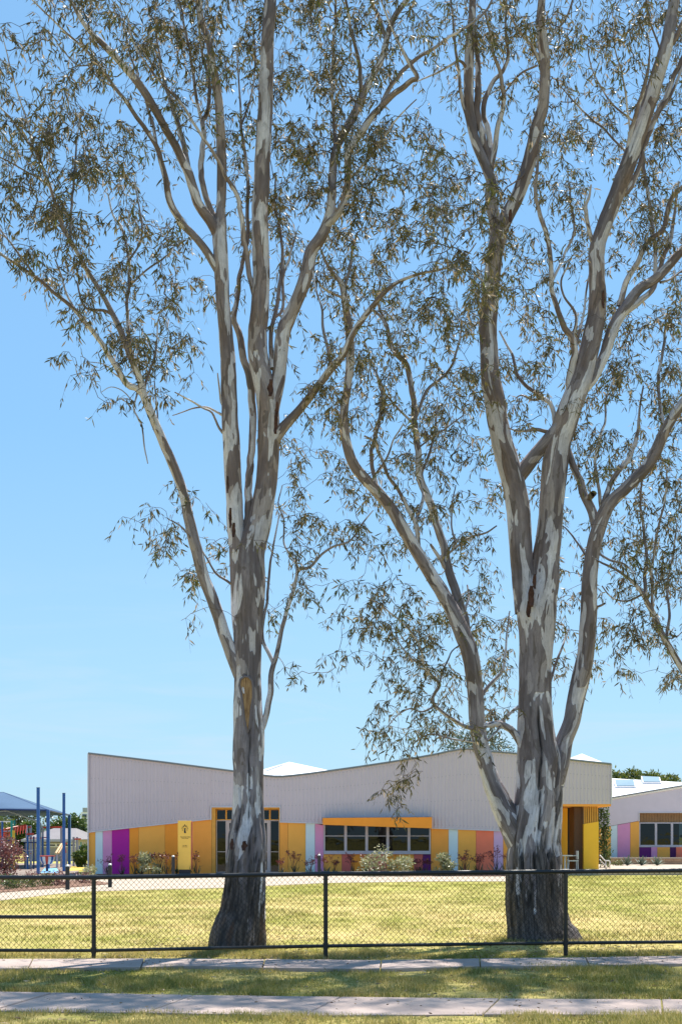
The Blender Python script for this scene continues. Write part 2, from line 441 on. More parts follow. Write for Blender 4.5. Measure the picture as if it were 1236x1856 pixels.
PC = {'gold': (0.95, 0.455, 0.095), 'sky': (0.66, 0.80, 0.85), 'pink': (0.74, 0.33, 0.56), 'purple': (0.48, 0.03, 0.34),
      'orange': (0.95, 0.35, 0.05), 'lorange': (0.95, 0.40, 0.08), 'red': (0.68, 0.17, 0.14), 'coral': (0.92, 0.235, 0.14),
      'lilac': (0.68, 0.45, 0.68), 'violet': (0.15, 0.03, 0.17), 'dviolet': (0.09, 0.025, 0.10), 'yellow': (0.95, 0.52, 0.055)}
PM = {k: paint('panel ' + k, v, 0.7, 0.1, 0.05, sc=2) for k, v in PC.items()}
def glass_mat():
    m = NM('window glass')
    gl = m.new('BsdfGlossy'); gl.inputs['Roughness'].default_value = 0.02; gl.inputs[0].default_value = (0.9, 0.95, 1, 1)
    tr = m.new('BsdfTransparent'); tr.inputs[0].default_value = (0.20, 0.23, 0.24, 1)
    fr = m.new('Fresnel'); fr.inputs[0].default_value = 1.5
    nn = m.noise(m.pos(), 1.4, 2); bp = m.new('Bump'); bp.inputs['Strength'].default_value = 0.06; bp.inputs['Distance'].default_value = 0.05
    m.l.new(nn, bp.inputs['Height']); m.l.new(bp.outputs[0], gl.inputs['Normal'])
    f2 = m.math('MULTIPLY', fr.outputs[0], 0.8)
    ms = m.new('MixShader'); m.l.new(f2, ms.inputs[0]); m.l.new(tr.outputs[0], ms.inputs[1]); m.l.new(gl.outputs[0], ms.inputs[2])
    m.l.new(ms.outputs[0], m.out.inputs[0])
    return m.m
M_GLASS = glass_mat()

school = empty('school_building', (gx(640, YB), YB, 0))
tag(school, 'long pale grey corrugated school building with swooping roofline and multicoloured base panels', 'building')
topL = [(162, 1365), (230, 1373), (300, 1381.5), (370, 1390.5), (425, 1397.5), (455, 1401.5), (478, 1405), (497, 1407), (512, 1407),
        (530, 1405.5), (560, 1402), (600, 1396.5), (650, 1389.5), (700, 1382), (750, 1374), (790, 1366.5), (815, 1361), (832, 1358), (848, 1357),
        (865, 1358.5), (885, 1361.5), (920, 1364), (980, 1370), (1030, 1376.5), (1106, 1384.5)]
def top_px(x): return lerp_list(topL, x)
def bot_px(x):
    if x < 384: return 1508 + (1484 - 1508) * (x - 162) / 222
    if x < 507.5: return 1463.5
    if x < 586: return 1489.5 + 2.5 * (x - 507.5) / 78.5
    if x < 780: return 1494
    if x < 936: return 1500.5 + 6 * (x - 780) / 156
    return 1457.5
# corrugated sheet: trapezoid ribs, real relief
xs, off = [], []
pitch = 6.6
x = 162.0
while x < 1106:
    for dx, d in ((0.0, 0.0), (3.6, 0.0), (4.3, 0.022), (5.9, 0.022)):
        xs.append(x + dx); off.append(d)
    x += pitch
keep = [(a, b) for a, b in zip(xs, off) if a <= 1106]
for brk in (384, 507.5, 586, 780, 936):
    keep += [(brk - 0.02, 0.0), (brk + 0.02, 0.0)]
keep += [(1106, 0.0)]
keep.sort()
V, Q = [], []
for a, d in keep:
    X, Yy = gx(a, YB), YB - 0.10 - d
    zt, zb = gz(top_px(a), YB), gz(bot_px(a), YB)
    zm = (zt + zb) / 2
    V += [(X, Yy, zb), (X, Yy, zm), (X, Yy, zt)]
for i in range(len(keep) - 1):
    for k in (0, 1):
        Q.append((i*3+k, (i+1)*3+k, (i+1)*3+k+1, i*3+k+1))
link('cladding', mesh_np('cladding', V, Q), M_CLAD, school)
scr = MB()
for i in range(142):
    xc = 162 + pitch * i + 5.1
    if xc > 1104: break
    zt, zb = gz(top_px(xc), YB), gz(bot_px(xc), YB)
    for zz in (zb + .14, zb + (zt - zb) * .36, zb + (zt - zb) * .68, zt - .16):
        X = gx(xc, YB); scr.box(X - .011, X + .011, YB - .135, YB - .121, zz - .011, zz + .011)
o = scr.build('cladding_screws', paint('screw grey', (0.25, 0.25, 0.27), 0.5), school); o['kind'] = 'stuff'
# backing wall and top flashing
tx = [162, 230, 300, 370, 425, 455, 478, 497, 512, 530, 560, 600, 650, 700, 750, 790, 815, 832, 848, 865, 885, 920, 980, 1030, 1106]
def wall_piece(x0, x1):
    xx = [x0] + [t for t in tx if x0 < t < x1] + [x1]
    e = 0.03
    return [(gx(x0, YB), gz(bot_px(x0 + e), YB)), (gx(x1, YB), gz(bot_px(x1 - e), YB))] + [(gx(t, YB), gz(top_px(t) + 1.0, YB)) for t in xx[::-1]]
for a, b in ((162, 384), (384, 507.5), (507.5, 586), (586, 780), (780, 936), (936, 1106)):
    MB().prism_xz(wall_piece(a, b), YB - 0.09, YB + 0.12).build('wall', M_CLAD_L, school)
V = []; Q = []
for i, t in enumerate(tx):
    X, z = gx(t, YB), gz(top_px(t), YB)
    V += [(X, YB - 0.17, z - 0.05), (X, YB - 0.17, z + 0.03), (X, YB + 0.2, z + 0.03), (X, YB + 0.2, z - 0.05)]
for i in range(len(tx) - 1):
    for k in range(4):
        Q.append((i*4+k, (i+1)*4+k, (i+1)*4+(k+1) % 4, i*4+(k+1) % 4))
link('roof_flashing', mesh_np('roof_flashing', V, Q), M_TRIM, school)
MB().box(gx(160.6, YB), gx(162.6, YB), YB - 0.17, YB + 0.1, 0.0, gz(1365.5, YB)).build('corner_trim', M_TRIMP, school)
MB().box(gx(1105.4, YB), gx(1107.2, YB), YB - 0.17, YB + 0.1, gz(1457, YB), gz(1385.5, YB)).build('corner_trim', M_TRIMP, school)
# drip trim below the cladding
for a, b in ((162, 384), (507.5, 586), (780, 936)):
    e = 0.05; tr = MB()
    tr.add([(gx(a, YB), YB - 0.155, gz(bot_px(a + e), YB) - 0.03), (gx(b, YB), YB - 0.155, gz(bot_px(b - e), YB) - 0.03),
            (gx(b, YB), YB - 0.155, gz(bot_px(b - e), YB) + 0.015), (gx(a, YB), YB - 0.155, gz(bot_px(a + e), YB) + 0.015),
            (gx(a, YB), YB - 0.02, gz(bot_px(a + e), YB) - 0.03), (gx(b, YB), YB - 0.02, gz(bot_px(b - e), YB) - 0.03),
            (gx(b, YB), YB - 0.02, gz(bot_px(b - e), YB) + 0.015), (gx(a, YB), YB - 0.02, gz(bot_px(a + e), YB) + 0.015)],
           [(0, 1, 2, 3), (4, 7, 6, 5), (0, 4, 5, 1), (3, 2, 6, 7), (0, 3, 7, 4), (1, 5, 6, 2)])
    tr.build('drip_trim', M_TRIMP, school)
# colour panels, each its own board
def panel(x0, x1, c, topf=None, z0=0.0, y0=None, z1=None):
    y0 = YB - 0.07 if y0 is None else y0
    a, b = gx(x0, YB) + 0.005, gx(x1, YB) - 0.005
    za = z1 if z1 is not None else gz(topf(x0 + 0.05), YB) - 0.035
    zb = z1 if z1 is not None else gz(topf(x1 - 0.05), YB) - 0.035
    MB().prism_xz([(a, z0), (b, z0), (b, zb), (a, za)], y0, YB + 0.08).build('panel', PM[c], school)
for x0, x1, c in ((162, 174, 'gold'), (174, 187.5, 'sky'), (187.5, 204, 'pink'), (204, 235.5, 'purple'), (235.5, 252, 'orange'),
                  (252, 300, 'gold'), (300, 324, 'orange'), (324, 346, 'orange'), (346, 384, 'lorange'),
                  (507.5, 522, 'lorange'), (522, 554, 'gold'), (554, 571, 'sky'), (571, 586.5, 'pink'),
                  (780.5, 812.5, 'lorange'), (812.5, 829.5, 'sky'), (829.5, 862, 'gold'), (862, 894, 'coral'), (894, 911, 'lilac'), (911, 936, 'lorange')):
    panel(x0, x1, c, bot_px)
zs = gz(1548, YB)
for x0, x1, c in ((586.5, 619.5, 'gold'), (619.5, 636, 'red'), (636, 668, 'orange'), (668, 700, 'red'), (700, 718, 'orange'),
                  (718, 750, 'gold'), (750, 766, 'red'), (766, 780.5, 'violet')):
    panel(x0, x1, c, z1=zs - 0.01)
# window band
def pane_window(name, x0, x1, y0, y1, Yp, parent, tpx=None, fr=M_FRAME, fw=2.4):
    w = MB()
    X0, X1, Z0, Z1 = gx(x0, YB), gx(x1, YB), gz(y1, YB), gz(y0, YB); f = fw * S
    w.box(X0, X0 + f, Yp - 0.05, Yp + 0.06, Z0, Z1); w.box(X1 - f, X1, Yp - 0.05, Yp + 0.06, Z0, Z1)
    w.box(X0 + f, X1 - f, Yp - 0.048, Yp + 0.058, Z0, Z0 + f); w.box(X0 + f, X1 - f, Yp - 0.048, Yp + 0.058, Z1 - f, Z1)
    if tpx: w.box(X0 + f, X1 - f, Yp - 0.03, Yp + 0.03, gz(tpx, YB) - 0.015, gz(tpx, YB) + 0.015)
    wo_ = w.build(name, fr, parent)
    MB().box(X0 + f, X1 - f, Yp + 0.002, Yp + 0.012, Z0 + f, Z1 - f).build('pane', M_GLASS, wo_)
    return wo_
for x0, x1 in ((586.8, 626.3), (626.4, 664.4), (664.5, 702.4), (702.5, 740.8), (740.9, 780)):
    pane_window('window', x0, x1, 1490, 1544.5, YB - 0.01, school, 1515.2)
MB().box(gx(586.8, YB), gx(780, YB), YB - 0.16, YB + 0.1, zs, gz(1544.6, YB)).build('window_sill', M_FRAME, school)
# orange wedge awning over the windows
a0, a1 = gx(585.5, YB), gx(780.5, YB)
MB().prism_xz([(a0, gz(1495, YB)), (a1, gz(1501.5, YB)), (a1, gz(1481.5, YB)), (a0, gz(1483, YB))], YB - 0.75, YB - 0.03).build('awning', PM['orange'], school)
MB().prism_xz([(a0 - .02, gz(1483, YB)), (a1 + .02, gz(1481.5, YB)), (a1 + .02, gz(1480.6, YB)), (a0 - .02, gz(1482.1, YB))], YB - 0.77, YB - 0.03).build('awning_flashing', M_TRIM, school)
# entrance
MB().box(gx(384.3, YB), gx(391, YB), YB - 0.08, YB + 0.5, 0, gz(1466, YB)).build('door_reveal', M_TIMBER, school)
MB().box(gx(506, YB), gx(507.3, YB), YB - 0.08, YB + 0.5, 0, gz(1466, YB)).build('door_reveal', M_TIMBER, school)
MB().box(gx(384.3, YB), gx(507.3, YB), YB - 0.085, YB + 0.5, gz(1466, YB), gz(1463.6, YB)).build('door_head', M_TIMBER, school)
tf = MB()
for a, b in ((382.6, 384.2), (507.5, 509)):
    tf.box(gx(a, YB), gx(b, YB), YB - 0.17, YB - 0.06, gz(1486 if a < 400 else 1491, YB), gz(1462, YB))
tf.box(gx(382.6, YB), gx(509, YB), YB - 0.172, YB - 0.06, gz(1463.5, YB), gz(1461.7, YB))
tf.build('door_trim', M_TRIMP, school)
M_DOORF = paint('door frame', (0.55, 0.47, 0.46), 0.4, 0.4, 0.04)
for x0, x1 in ((391, 409), (409, 424), (424, 449), (449, 474), (474, 488.6), (488.6, 506)):
    pane_window('transom_window', x0, x1, 1466.5, 1486.3, YB + 0.38, school, None, M_TIMBER, 1.4)
for x0, x1, leaf in ((391, 409.5, False), (409.6, 449, True), (449.1, 488.4, True), (488.5, 506, False)):
    d = pane_window('door' if leaf else 'side_window', x0, x1, 1486.5, 1582, YB + 0.38, school, 1544, M_DOORF, 5.0 if leaf else 1.5)
    if leaf:
        hx = gx(446.5 if x0 < 420 else 451.5, YB)
        MB().tube([(hx, YB + 0.30, 0.8), (hx, YB + 0.30, 1.5)], 0.018).build('handle', M_TRIM, d)
# interior: floor, back partition, ceiling, some furniture-like low shelves
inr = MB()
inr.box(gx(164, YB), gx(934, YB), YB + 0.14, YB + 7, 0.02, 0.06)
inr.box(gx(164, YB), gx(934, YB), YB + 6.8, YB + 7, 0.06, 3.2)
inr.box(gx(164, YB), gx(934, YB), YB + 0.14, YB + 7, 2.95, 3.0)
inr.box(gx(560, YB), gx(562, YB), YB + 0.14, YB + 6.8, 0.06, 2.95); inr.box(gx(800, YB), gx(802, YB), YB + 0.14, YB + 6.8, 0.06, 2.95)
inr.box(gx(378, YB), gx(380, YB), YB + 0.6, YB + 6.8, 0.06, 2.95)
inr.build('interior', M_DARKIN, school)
# roof, side and back walls
V = []; Q = []
for t in tx:
    z = gz(top_px(t), YB) - 0.25
    V += [(gx(t, YB), YB + 0.13, z), (gx(t, YB), YB + 18, z - 0.3)]
for i in range(len(tx) - 1): Q.append((i*2, i*2+2, i*2+3, i*2+1))
link('roof', mesh_np('roof', V, Q), M_ROOF, school)
MB().box(gx(160.9, YB), gx(162, YB), YB + 0.101, YB + 18, 0, gz(1368, YB) - 0.2).build('side_wall', M_CLAD_L, school)
MB().box(gx(162, YB), gx(1106, YB), YB + 17.9, YB + 18, 0, 3.6).build('back_wall', M_CLAD_L, school)
# two white roof lanterns
def lantern(name, pts_, parent):
    V = [tuple(at(x, y, Y)) for x, y, Y in pts_]      # apex, left, front, right, back
    low_ = [(v[0], v[1], v[2] - 1.2) for v in V[1:]]
    m_ = MB().add(V + low_, [(0, 1, 2), (0, 2, 3), (0, 3, 4), (0, 4, 1), (1, 5, 6, 2), (2, 6, 7, 3), (3, 7, 8, 4), (4, 8, 5, 1)])
    return m_.build('roof_lantern', M_ROOF, parent)
l1 = lantern('roof_lantern', [(524, 1381, 62), (462, 1399, 63), (506, 1413, 58), (605, 1398, 61), (560, 1396, 67)], school)
l2 = lantern('roof_lantern', [(1054, 1366, 60), (1005, 1384, 60), (1062, 1392, 57), (1103, 1386, 60), (1060, 1384, 64)], school)
a, b = at(483, 1397.5, 60.2), at(512, 1387.0, 60.2)
MB().tube([a, b], 0.035, 6).build('skylight_bar', M_TRIMP, l1)
# porch at the right end
terrace = [(gx(1000, 53), 53.2), (gx(1120, 53), 53.2), (gx(1600, 60), 53.6), (gx(1600, 80), 67.8), (gx(1085, 68), 67.8), (gx(936, 60), 58.5), (gx(936, YB), YB)]
tag(MB().prism_xy(terrace, -0.1, 0.16).build('terrace', M_PATH2), kind='structure')
MB().box(gx(936, YB), gx(1106, YB), YB - 0.09, YB + 5.0, gz(1457.4, YB) - 0.10, gz(1457.4, YB)).build('soffit', PM['lorange'], school)
MB().box(gx(936, YB), gx(1106, YB), YB + 4.9, YB + 5.02, gz(1457.3, YB), gz(1390, YB)).build('wall', M_CLAD_L, school)
MB().box(gx(1106, YB) - 0.12, gx(1106, YB), YB + 0.121, YB + 4.89, gz(1457.3, YB), gz(1390, YB)).build('wall', M_CLAD_L, school)
MB().box(gx(936.2, YB), gx(940, YB), YB - 0.07, YB + 7, 0, gz(1458, YB) - 0.11).build('porch_wall', PM['yellow'], school)
MB().box(gx(985, YB + 2.4), gx(1026.5, YB + 2.4), YB + 2.2, YB + 2.4, 0.161, gz(1459, YB) - 0.10).build('porch_wall', PM['yellow'], school)
MB().box(gx(940, YB + 4.9), gx(1040, YB + 4.9), YB + 4.6, YB + 4.9, 0.161, gz(1459, YB) - 0.10).build('porch_wall', M_BROWN, school)
MB().box(gx(1026, YB + 2.6), gx(1041, YB + 2.6), YB + 2.42, YB + 2.6, 0.161, 2.95).build('porch_door', paint('dark door', (0.03, 0.028, 0.03), 0.3, 0.5), school)
MB().box(gx(1039.4, YB + .4), gx(1057.2, YB + .4), YB + 0.3, YB + 1.5, 0.161, gz(1458, YB) - 0.10).build('porch_pillar', M_BROWN, school)
c0, c1 = gx(1057.6, YB), gx(1084.5, YB)
MB().prism_xz([(c0, 0.161), (c1, 0.161), (c1, gz(1489, YB)), (c0, gz(1493.5, YB))], YB + 0.02, YB + 0.26).build('porch_pillar', PM['yellow'], school)
for k in range(8):
    xx = c0 + 0.03 + k * (c1 - c0 - 0.09) / 7
    MB().box(xx, xx + 0.042, YB + 0.05, YB + 0.2, gz(1493, YB), gz(1458, YB) - 0.10).build('slat', M_TIMBER, school)
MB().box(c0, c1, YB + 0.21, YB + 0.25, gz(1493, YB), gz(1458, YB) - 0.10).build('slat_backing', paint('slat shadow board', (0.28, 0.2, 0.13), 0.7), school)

# ------------------------------------------------------------------ pylon sign
YS = 52.6
sign = empty('pylon_sign', (gx(335, YS), YS, 0))
tag(sign, 'tall narrow yellow pylon sign with black emblem on dark base before the orange panels', 'sign')
sx0, sx1 = gx(323.3, YS), gx(347, YS)
MB().box(sx0, sx1, YS - 0.12, YS + 0.12, 0.26, gz(1487.5, YS)).build('sign_panel', paint('sign yellow', (0.90, 0.56, 0.10), 0.45, 0.4, 0.03), sign, bevel=0.008)
MB().box(sx0 + 0.04, sx1 - 0.03, YS - 0.10, YS + 0.10, 0.03, 0.26).build('sign_base', paint('sign base', (0.02, 0.025, 0.04), 0.5), sign)
MB().box(sx1 + 0.001, sx1 + 0.04, YS - 0.05, YS + 0.12, 0.26, gz(1488.5, YS)).build('sign_edge', paint('sign edge', (0.5, 0.13, 0.10), 0.5), sign)
M_INK = paint('sign ink', (0.02, 0.02, 0.02), 0.5)
em = MB()
def leafshape(cx, cz, L, W, ang):
    ca, sa = math.cos(ang), math.sin(ang)
    P_ = [(-L/2, 0), (-L*0.1, -W/2), (L/2, 0), (-L*0.1, W/2)]
    em.prism_xz([(cx + u*ca - v*sa, cz + u*sa + v*ca) for u, v in P_], YS - 0.127, YS - 0.12)
ex, ez = gx(336.2, YS), gz(1502.5, YS)
for k in range(9):
    an = math.radians(-35 + k * 250 / 8)
    leafshape(ex + 0.115 * math.cos(an), ez + 0.02 + 0.115 * math.sin(an), 0.06, 0.034, an)
leafshape(ex, ez + 0.165, 0.07, 0.05, math.pi / 2)
for dx, dz in ((-0.06, 0.085), (0.06, 0.085), (-0.03, 0.115), (0.03, 0.115)): leafshape(ex + dx, ez + dz, 0.045, 0.03, 1.2)
em.prism_xz([(ex - .05, ez + .03), (ex + .05, ez + .03), (ex + .035, ez), (ex + .02, ez - .04), (ex + .035, ez - .09), (ex + .045, ez - .17), (ex - .03, ez - .17), (ex - .035, ez - .09), (ex - .02, ez - .04), (ex - .03, ez)], YS - 0.127, YS - 0.12)
em.build('emblem', M_INK, sign)
def text(body, size, x, z, parent, thick=0.003):
    cu = bpy.data.curves.new('lettering', 'FONT'); cu.body = body; cu.size = size; cu.extrude = thick; cu.align_x = 'CENTER'
    t = bpy.data.objects.new('tmp', cu); col.objects.link(t)
    dg = bpy.context.evaluated_depsgraph_get(); dg.update()
    me = bpy.data.meshes.new_from_object(t.evaluated_get(dg))
    bpy.data.objects.remove(t)
    me.transform(Matrix.Translation((x, YS - 0.124, z)) @ Matrix.Rotation(math.radians(90), 4, 'X'))
    me.materials.clear()
    return link('lettering', me, M_INK, parent)
text('Yarraman Oaks', 0.068, gx(337.3, YS), gz(1517.9, YS), sign)
text('Primary School', 0.045, gx(336.6, YS), gz(1520.2, YS), sign)
text('Main Office', 0.04, gx(336.3, YS), gz(1533, YS), sign)
text('Visitor Entry', 0.04, gx(336.3, YS), gz(1535.4, YS), sign)

# ------------------------------------------------------------------ second building at the right
YR = 68.0
SR = YR / F
wing = empty('school_wing', (gx(1200, YR), YR, 0))
tag(wing, 'further school wing with white roof, skylights and lilac grey wall beyond the porch', 'building')
def eave(x): return 1447.5 + (1424 - 1447.5) * (x - 1097) / 139
XE = 1275
zb0 = gz(1556, YR)
def ptop(x): return 1497 - 9.5 * (x - 1105) / 52.6
R = lambda x, y: (gx(x, YR), gz(y, YR))
MB().prism_xz([R(1086, ptop(1086)), R(1157.4, ptop(1157.4)), R(1157.4, eave(1157.4)), R(1086, eave(1086))], YR - 0.08, YR + 0.12).build('wall', M_CLAD_L, wing)
MB().prism_xz([R(1157.4, 1473.5), R(XE, 1473.5), R(XE, eave(XE)), R(1157.4, eave(1157.4))], YR - 0.08, YR + 0.12).build('wall', M_CLAD_L, wing)
MB().box(gx(XE - 3, YR), gx(XE, YR), YR - 0.07, YR + 0.1, 0, gz(1473.6, YR)).build('wall', M_CLAD_L, wing)
def rpanel(x0, x1, c, z1=None):
    a, b = gx(x0, YR) + .006, gx(x1, YR) - .006
    MB().prism_xz([(a, zb0), (b, zb0), (b, z1 if z1 else gz(ptop(x1), YR) - .02), (a, z1 if z1 else gz(ptop(x0), YR) - .02)], YR - 0.05, YR + 0.1).build('panel', PM[c], wing)
for x0, x1, c in ((1086, 1106, 'gold'), (1106, 1118, 'sky'), (1118, 1141, 'pink'), (1141, 1157.4, 'gold')): rpanel(x0, x1, c)
for x0, x1, c in ((1157.4, 1179, 'violet'), (1179, 1190, 'pink'), (1190, 1213, 'gold'), (1213, 1224, 'dviolet'), (1224, 1248, 'coral'), (1248, XE - 3, 'gold')):
    rpanel(x0, x1, c, gz(1535.5, YR))
MB().box(gx(1157.4, YR), gx(XE - 3, YR), YR - 0.06, YR + 0.12, gz(1535.4, YR), gz(1533.6, YR)).build('window_sill', M_FRAME, wing)
for k in range(40):
    xx = gx(1158 + k * 2.85, YR)
    MB().box(xx, xx + 0.055, YR + 0.10, YR + 0.16, gz(1490.5, YR), gz(1473.6, YR)).build('slat', paint('brown slat', (0.36, 0.21, 0.10), 0.6, 0.3, 0.1), wing)
MB().box(gx(1157.6, YR), gx(XE - 3, YR), YR + 0.165, YR + 0.2, gz(1490.5, YR), gz(1473.6, YR)).build('slat_backing', paint('slat back', (0.24, 0.14, 0.07), 0.7), wing)
MB().box(gx(1155.8, YR), gx(XE - 3, YR), YR - 0.13, YR - 0.079, gz(1473.6, YR), gz(1472.3, YR)).build('window_trim', M_TRIMP, wing)
MB().box(gx(1155.8, YR), gx(1157.4, YR), YR - 0.13, YR - 0.079, gz(1489, YR), gz(1473.6, YR)).build('window_trim', M_TRIMP, wing)
def rwin(x0, x1):
    f = 2.0 * SR; X0, X1, Z0, Z1 = gx(x0, YR), gx(x1, YR), gz(1533.5, YR), gz(1490.6, YR)
    w = MB().box(X0, X0 + f, YR + .04, YR + .14, Z0, Z1).box(X1 - f, X1, YR + .04, YR + .14, Z0, Z1).box(X0 + f, X1 - f, YR + .042, YR + .138, Z0, Z0 + f).box(X0 + f, X1 - f, YR + .042, YR + .138, Z1 - f, Z1)
    o = w.build('window', M_FRAME, wing)
    MB().box(X0 + f, X1 - f, YR + .08, YR + .09, Z0 + f, Z1 - f).build('pane', M_GLASS, o)
    for q in range(5):
        xx = X0 + f + 0.08 + q * 0.155; zz = gz(1516 + random.uniform(-1, 1), YR)
        MB().box(xx, xx + 0.11, YR + .094, YR + .098, zz - 0.07, zz + 0.07).build('paper_note', paint('paper', (0.55, 0.56, 0.55), 0.8), o)
for x0, x1 in ((1158, 1188.4), (1188.5, 1217.4), (1217.5, 1246.4), (1246.5, XE - 3)): rwin(x0, x1)
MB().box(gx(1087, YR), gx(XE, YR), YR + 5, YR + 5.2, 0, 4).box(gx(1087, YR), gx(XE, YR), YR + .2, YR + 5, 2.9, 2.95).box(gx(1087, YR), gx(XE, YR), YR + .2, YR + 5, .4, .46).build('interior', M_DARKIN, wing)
# roof plane rising to the back
e0, e1 = at(1086, eave(1086), YR), at(XE, eave(XE), YR)
b0, b1 = at(1086, 1409.5, 82), at(1300, 1421.5, 82)
e0.y -= .12; e1.y -= .12
def roofpt(u, v):
    return e0.lerp(e1, u).lerp(b0.lerp(b1, u), v)
G_ = 10
V = [tuple(roofpt(a / G_, b / G_)) for a in range(G_ + 1) for b in range(G_ + 1)]
Q = [(a * (G_ + 1) + b, (a + 1) * (G_ + 1) + b, (a + 1) * (G_ + 1) + b + 1, a * (G_ + 1) + b + 1) for a in range(G_) for b in range(G_)]
o = link('roof', mesh_np('roof', V, Q), M_ROOF, wing)
o.modifiers.new('solid', 'SOLIDIFY').thickness = .12
MB().tube([e0 + Vector((0, -.03, .01)), e1 + Vector((0, -.03, .01))], 0.035, 6).build('roof_flashing', M_TRIM, wing)
def onroof(px, py):
    best = None
    for k in range(400):
        v = k / 399; Y = e0.y + (b0.y - e0.y) * v; x = gx(px, Y)
        L_, R_ = e0.lerp(b0, v), e1.lerp(b1, v); u = (x - L_.x) / (R_.x - L_.x); z = L_.z + (R_.z - L_.z) * u
        er = abs(z - gz(py, Y))
        if best is None or er < best[0]: best = (er, Vector((x, Y, z)))
    return best[1]
for q in ([(1115, 1429), (1152, 1428.5), (1149, 1421), (1112, 1421)], [(1164, 1421), (1198, 1421.5), (1195, 1414.5), (1161, 1414)]):
    P_ = [onroof(*a) for a in q]
    hs = [.10, .10, .26, .26]
    T_ = [a + Vector((0, 0, h_)) for a, h_ in zip(P_, hs)]
    s_ = MB().add(P_ + T_, [(0, 1, 2, 3), (4, 5, 6, 7), (0, 1, 5, 4), (1, 2, 6, 5), (2, 3, 7, 6), (3, 0, 4, 7)]).build('skylight', M_TRIMP, wing)
    cc = sum(T_, Vector()) / 4
    T2 = [cc + (a - cc) * 0.88 + Vector((0, 0, .012)) for a in T_]
    MB().add(T2 + [a + Vector((0, 0, .02)) for a in T2], [(0, 1, 2, 3), (4, 5, 6, 7), (0, 1, 5, 4), (1, 2, 6, 5), (2, 3, 7, 6), (3, 0, 4, 7)]).build('pane', paint('skylight glass', (0.16, 0.24, 0.29), 0.35, 0.5), s_)
# retaining walls, handrail, garden
M_BRICK = paint('tan block', (0.42, 0.27, 0.17), 0.85, 0.2, 0.15, sc=10, bump=0.4)
YW = 66.0
wl_ = empty('retaining_wall', (gx(1200, YW), YW, 0.15))
tag(wl_, 'low tan block retaining wall with pale cap beside the agaves', 'wall')
for r_i in range(2):
    for k in range(14):
        x0 = gx(1095, YW) + k * 0.42 + (0.21 if r_i else 0)
        MB().box(x0, x0 + 0.41, YW - .1, YW + .1, 0.161 + r_i * .15, 0.161 + r_i * .15 + .142).build('block', M_BRICK, wl_)
MB().box(gx(1095, YW) - .02, gx(1095, YW) + 14.6 * .42, YW - .13, YW + .13, 0.463, 0.52).build('cap', M_PATH2, wl_)
tag(MB().box(gx(1090, YW), gx(1290, YW), YW + .1, YR - .09, 0.0, 0.45).build('raised_bed', M_MULCH), kind='structure')
hr = MB(); YH = 57.5
h = lambda x, y: at(x, y, YH)
hr.tube([h(1086, 1550), h(1096, 1560), h(1103, 1560), h(1104.5, 1562), h(1104.5, 1574)], 0.028, 8)
hr.tube([h(1086, 1558), h(1096, 1568.5), h(1099, 1575)], 0.028, 8); hr.tube([h(1097, 1560), h(1097, 1575)], 0.025, 8)
tag(hr.build('handrail', paint('white rail', (0.75, 0.73, 0.68), 0.4), smooth=True), 'short white pipe handrail beside the yellow pillar', 'handrail')
# chair and table on the porch
M_WHITE = paint('white furniture', (0.74, 0.71, 0.66), 0.5)
YC = 53.75
ch = empty('garden_chair', (gx(1036, YC), YC, 0.16)); tag(ch, 'white garden chair on the porch next to the brown pillar', 'chair')
bx, by = gx(1037, YC), YC
MB().box(bx - .22, bx + .22, by - .2, by + .22, .58, .62).build('seat', M_WHITE, ch)
MB().box(bx + .18, bx + .22, by - .2, by + .2, .66, 1.02).build('backrest', M_WHITE, ch)
for u in (-.19, .19):
    for v in (-.17, .17):
        MB().tube([(bx + u * 1.1, by + v, .162), (bx + u, by + v, .585)], .018, 6).build('leg', M_WHITE, ch)
for v in (-.17, .17): MB().tube([(bx - .2, by + v, .62), (bx - .2, by + v, .8), (bx + .2, by + v, .82)], .015, 6).build('armrest', M_WHITE, ch)
tb = empty('cafe_table', (gx(1024, YC), YC, 0.16)); tag(tb, 'small white pedestal table on the porch beside the chair', 'table')
tx_, ty_ = gx(1023, YC), YC - .05
MB().tube([(tx_, ty_, .80), (tx_, ty_, .84)], .33, 20).build('tabletop', M_WHITE, tb)
MB().tube([(tx_, ty_, .2), (tx_, ty_, .80)], .035, 10).build('pedestal', M_WHITE, tb)
MB().tube([(tx_, ty_, .162), (tx_, ty_, .2)], .2, 16).build('base', M_WHITE, tb)

# ------------------------------------------------------------------ bollards
M_BOL = paint('bollard black', (0.022, 0.024, 0.028), 0.45)
def bollard(px, py, Y, lab, h_=0.80):
    b_ = gnd(px, py) if Y is None else Vector((gx(px, Y), Y, 0))
    r = empty('bollard', b_); tag(r, lab, 'bollard', 'black lit bollards along the school path')
    MB().tube([b_ + Vector((0, 0, -.02)), b_ + Vector((0, 0, h_ - .06))], .066, 16).build('post', M_BOL, r, smooth=False)
    MB().tube([b_ + Vector((0, 0, h_ - .06)), b_ + Vector((0, 0, h_ - .02)), b_ + Vector((0, 0, h_))], [.06, .055, .025], 16).build('lamp_cap', paint('bollard cap', (0.7, 0.7, 0.68), 0.3), r)
bollard(123, 1613, None, 'black bollard with pale cap standing in the mulch of the garden bed', .78)
bollard(200, 1609, None, 'black bollard in front of the purple and pink panels', .78)
bollard(314.5, 0, 50.5, 'black bollard just beside the yellow pylon sign', .88)
bollard(578.5, 0, 51.0, 'black bollard in front of the pink panel by the window band', .92)
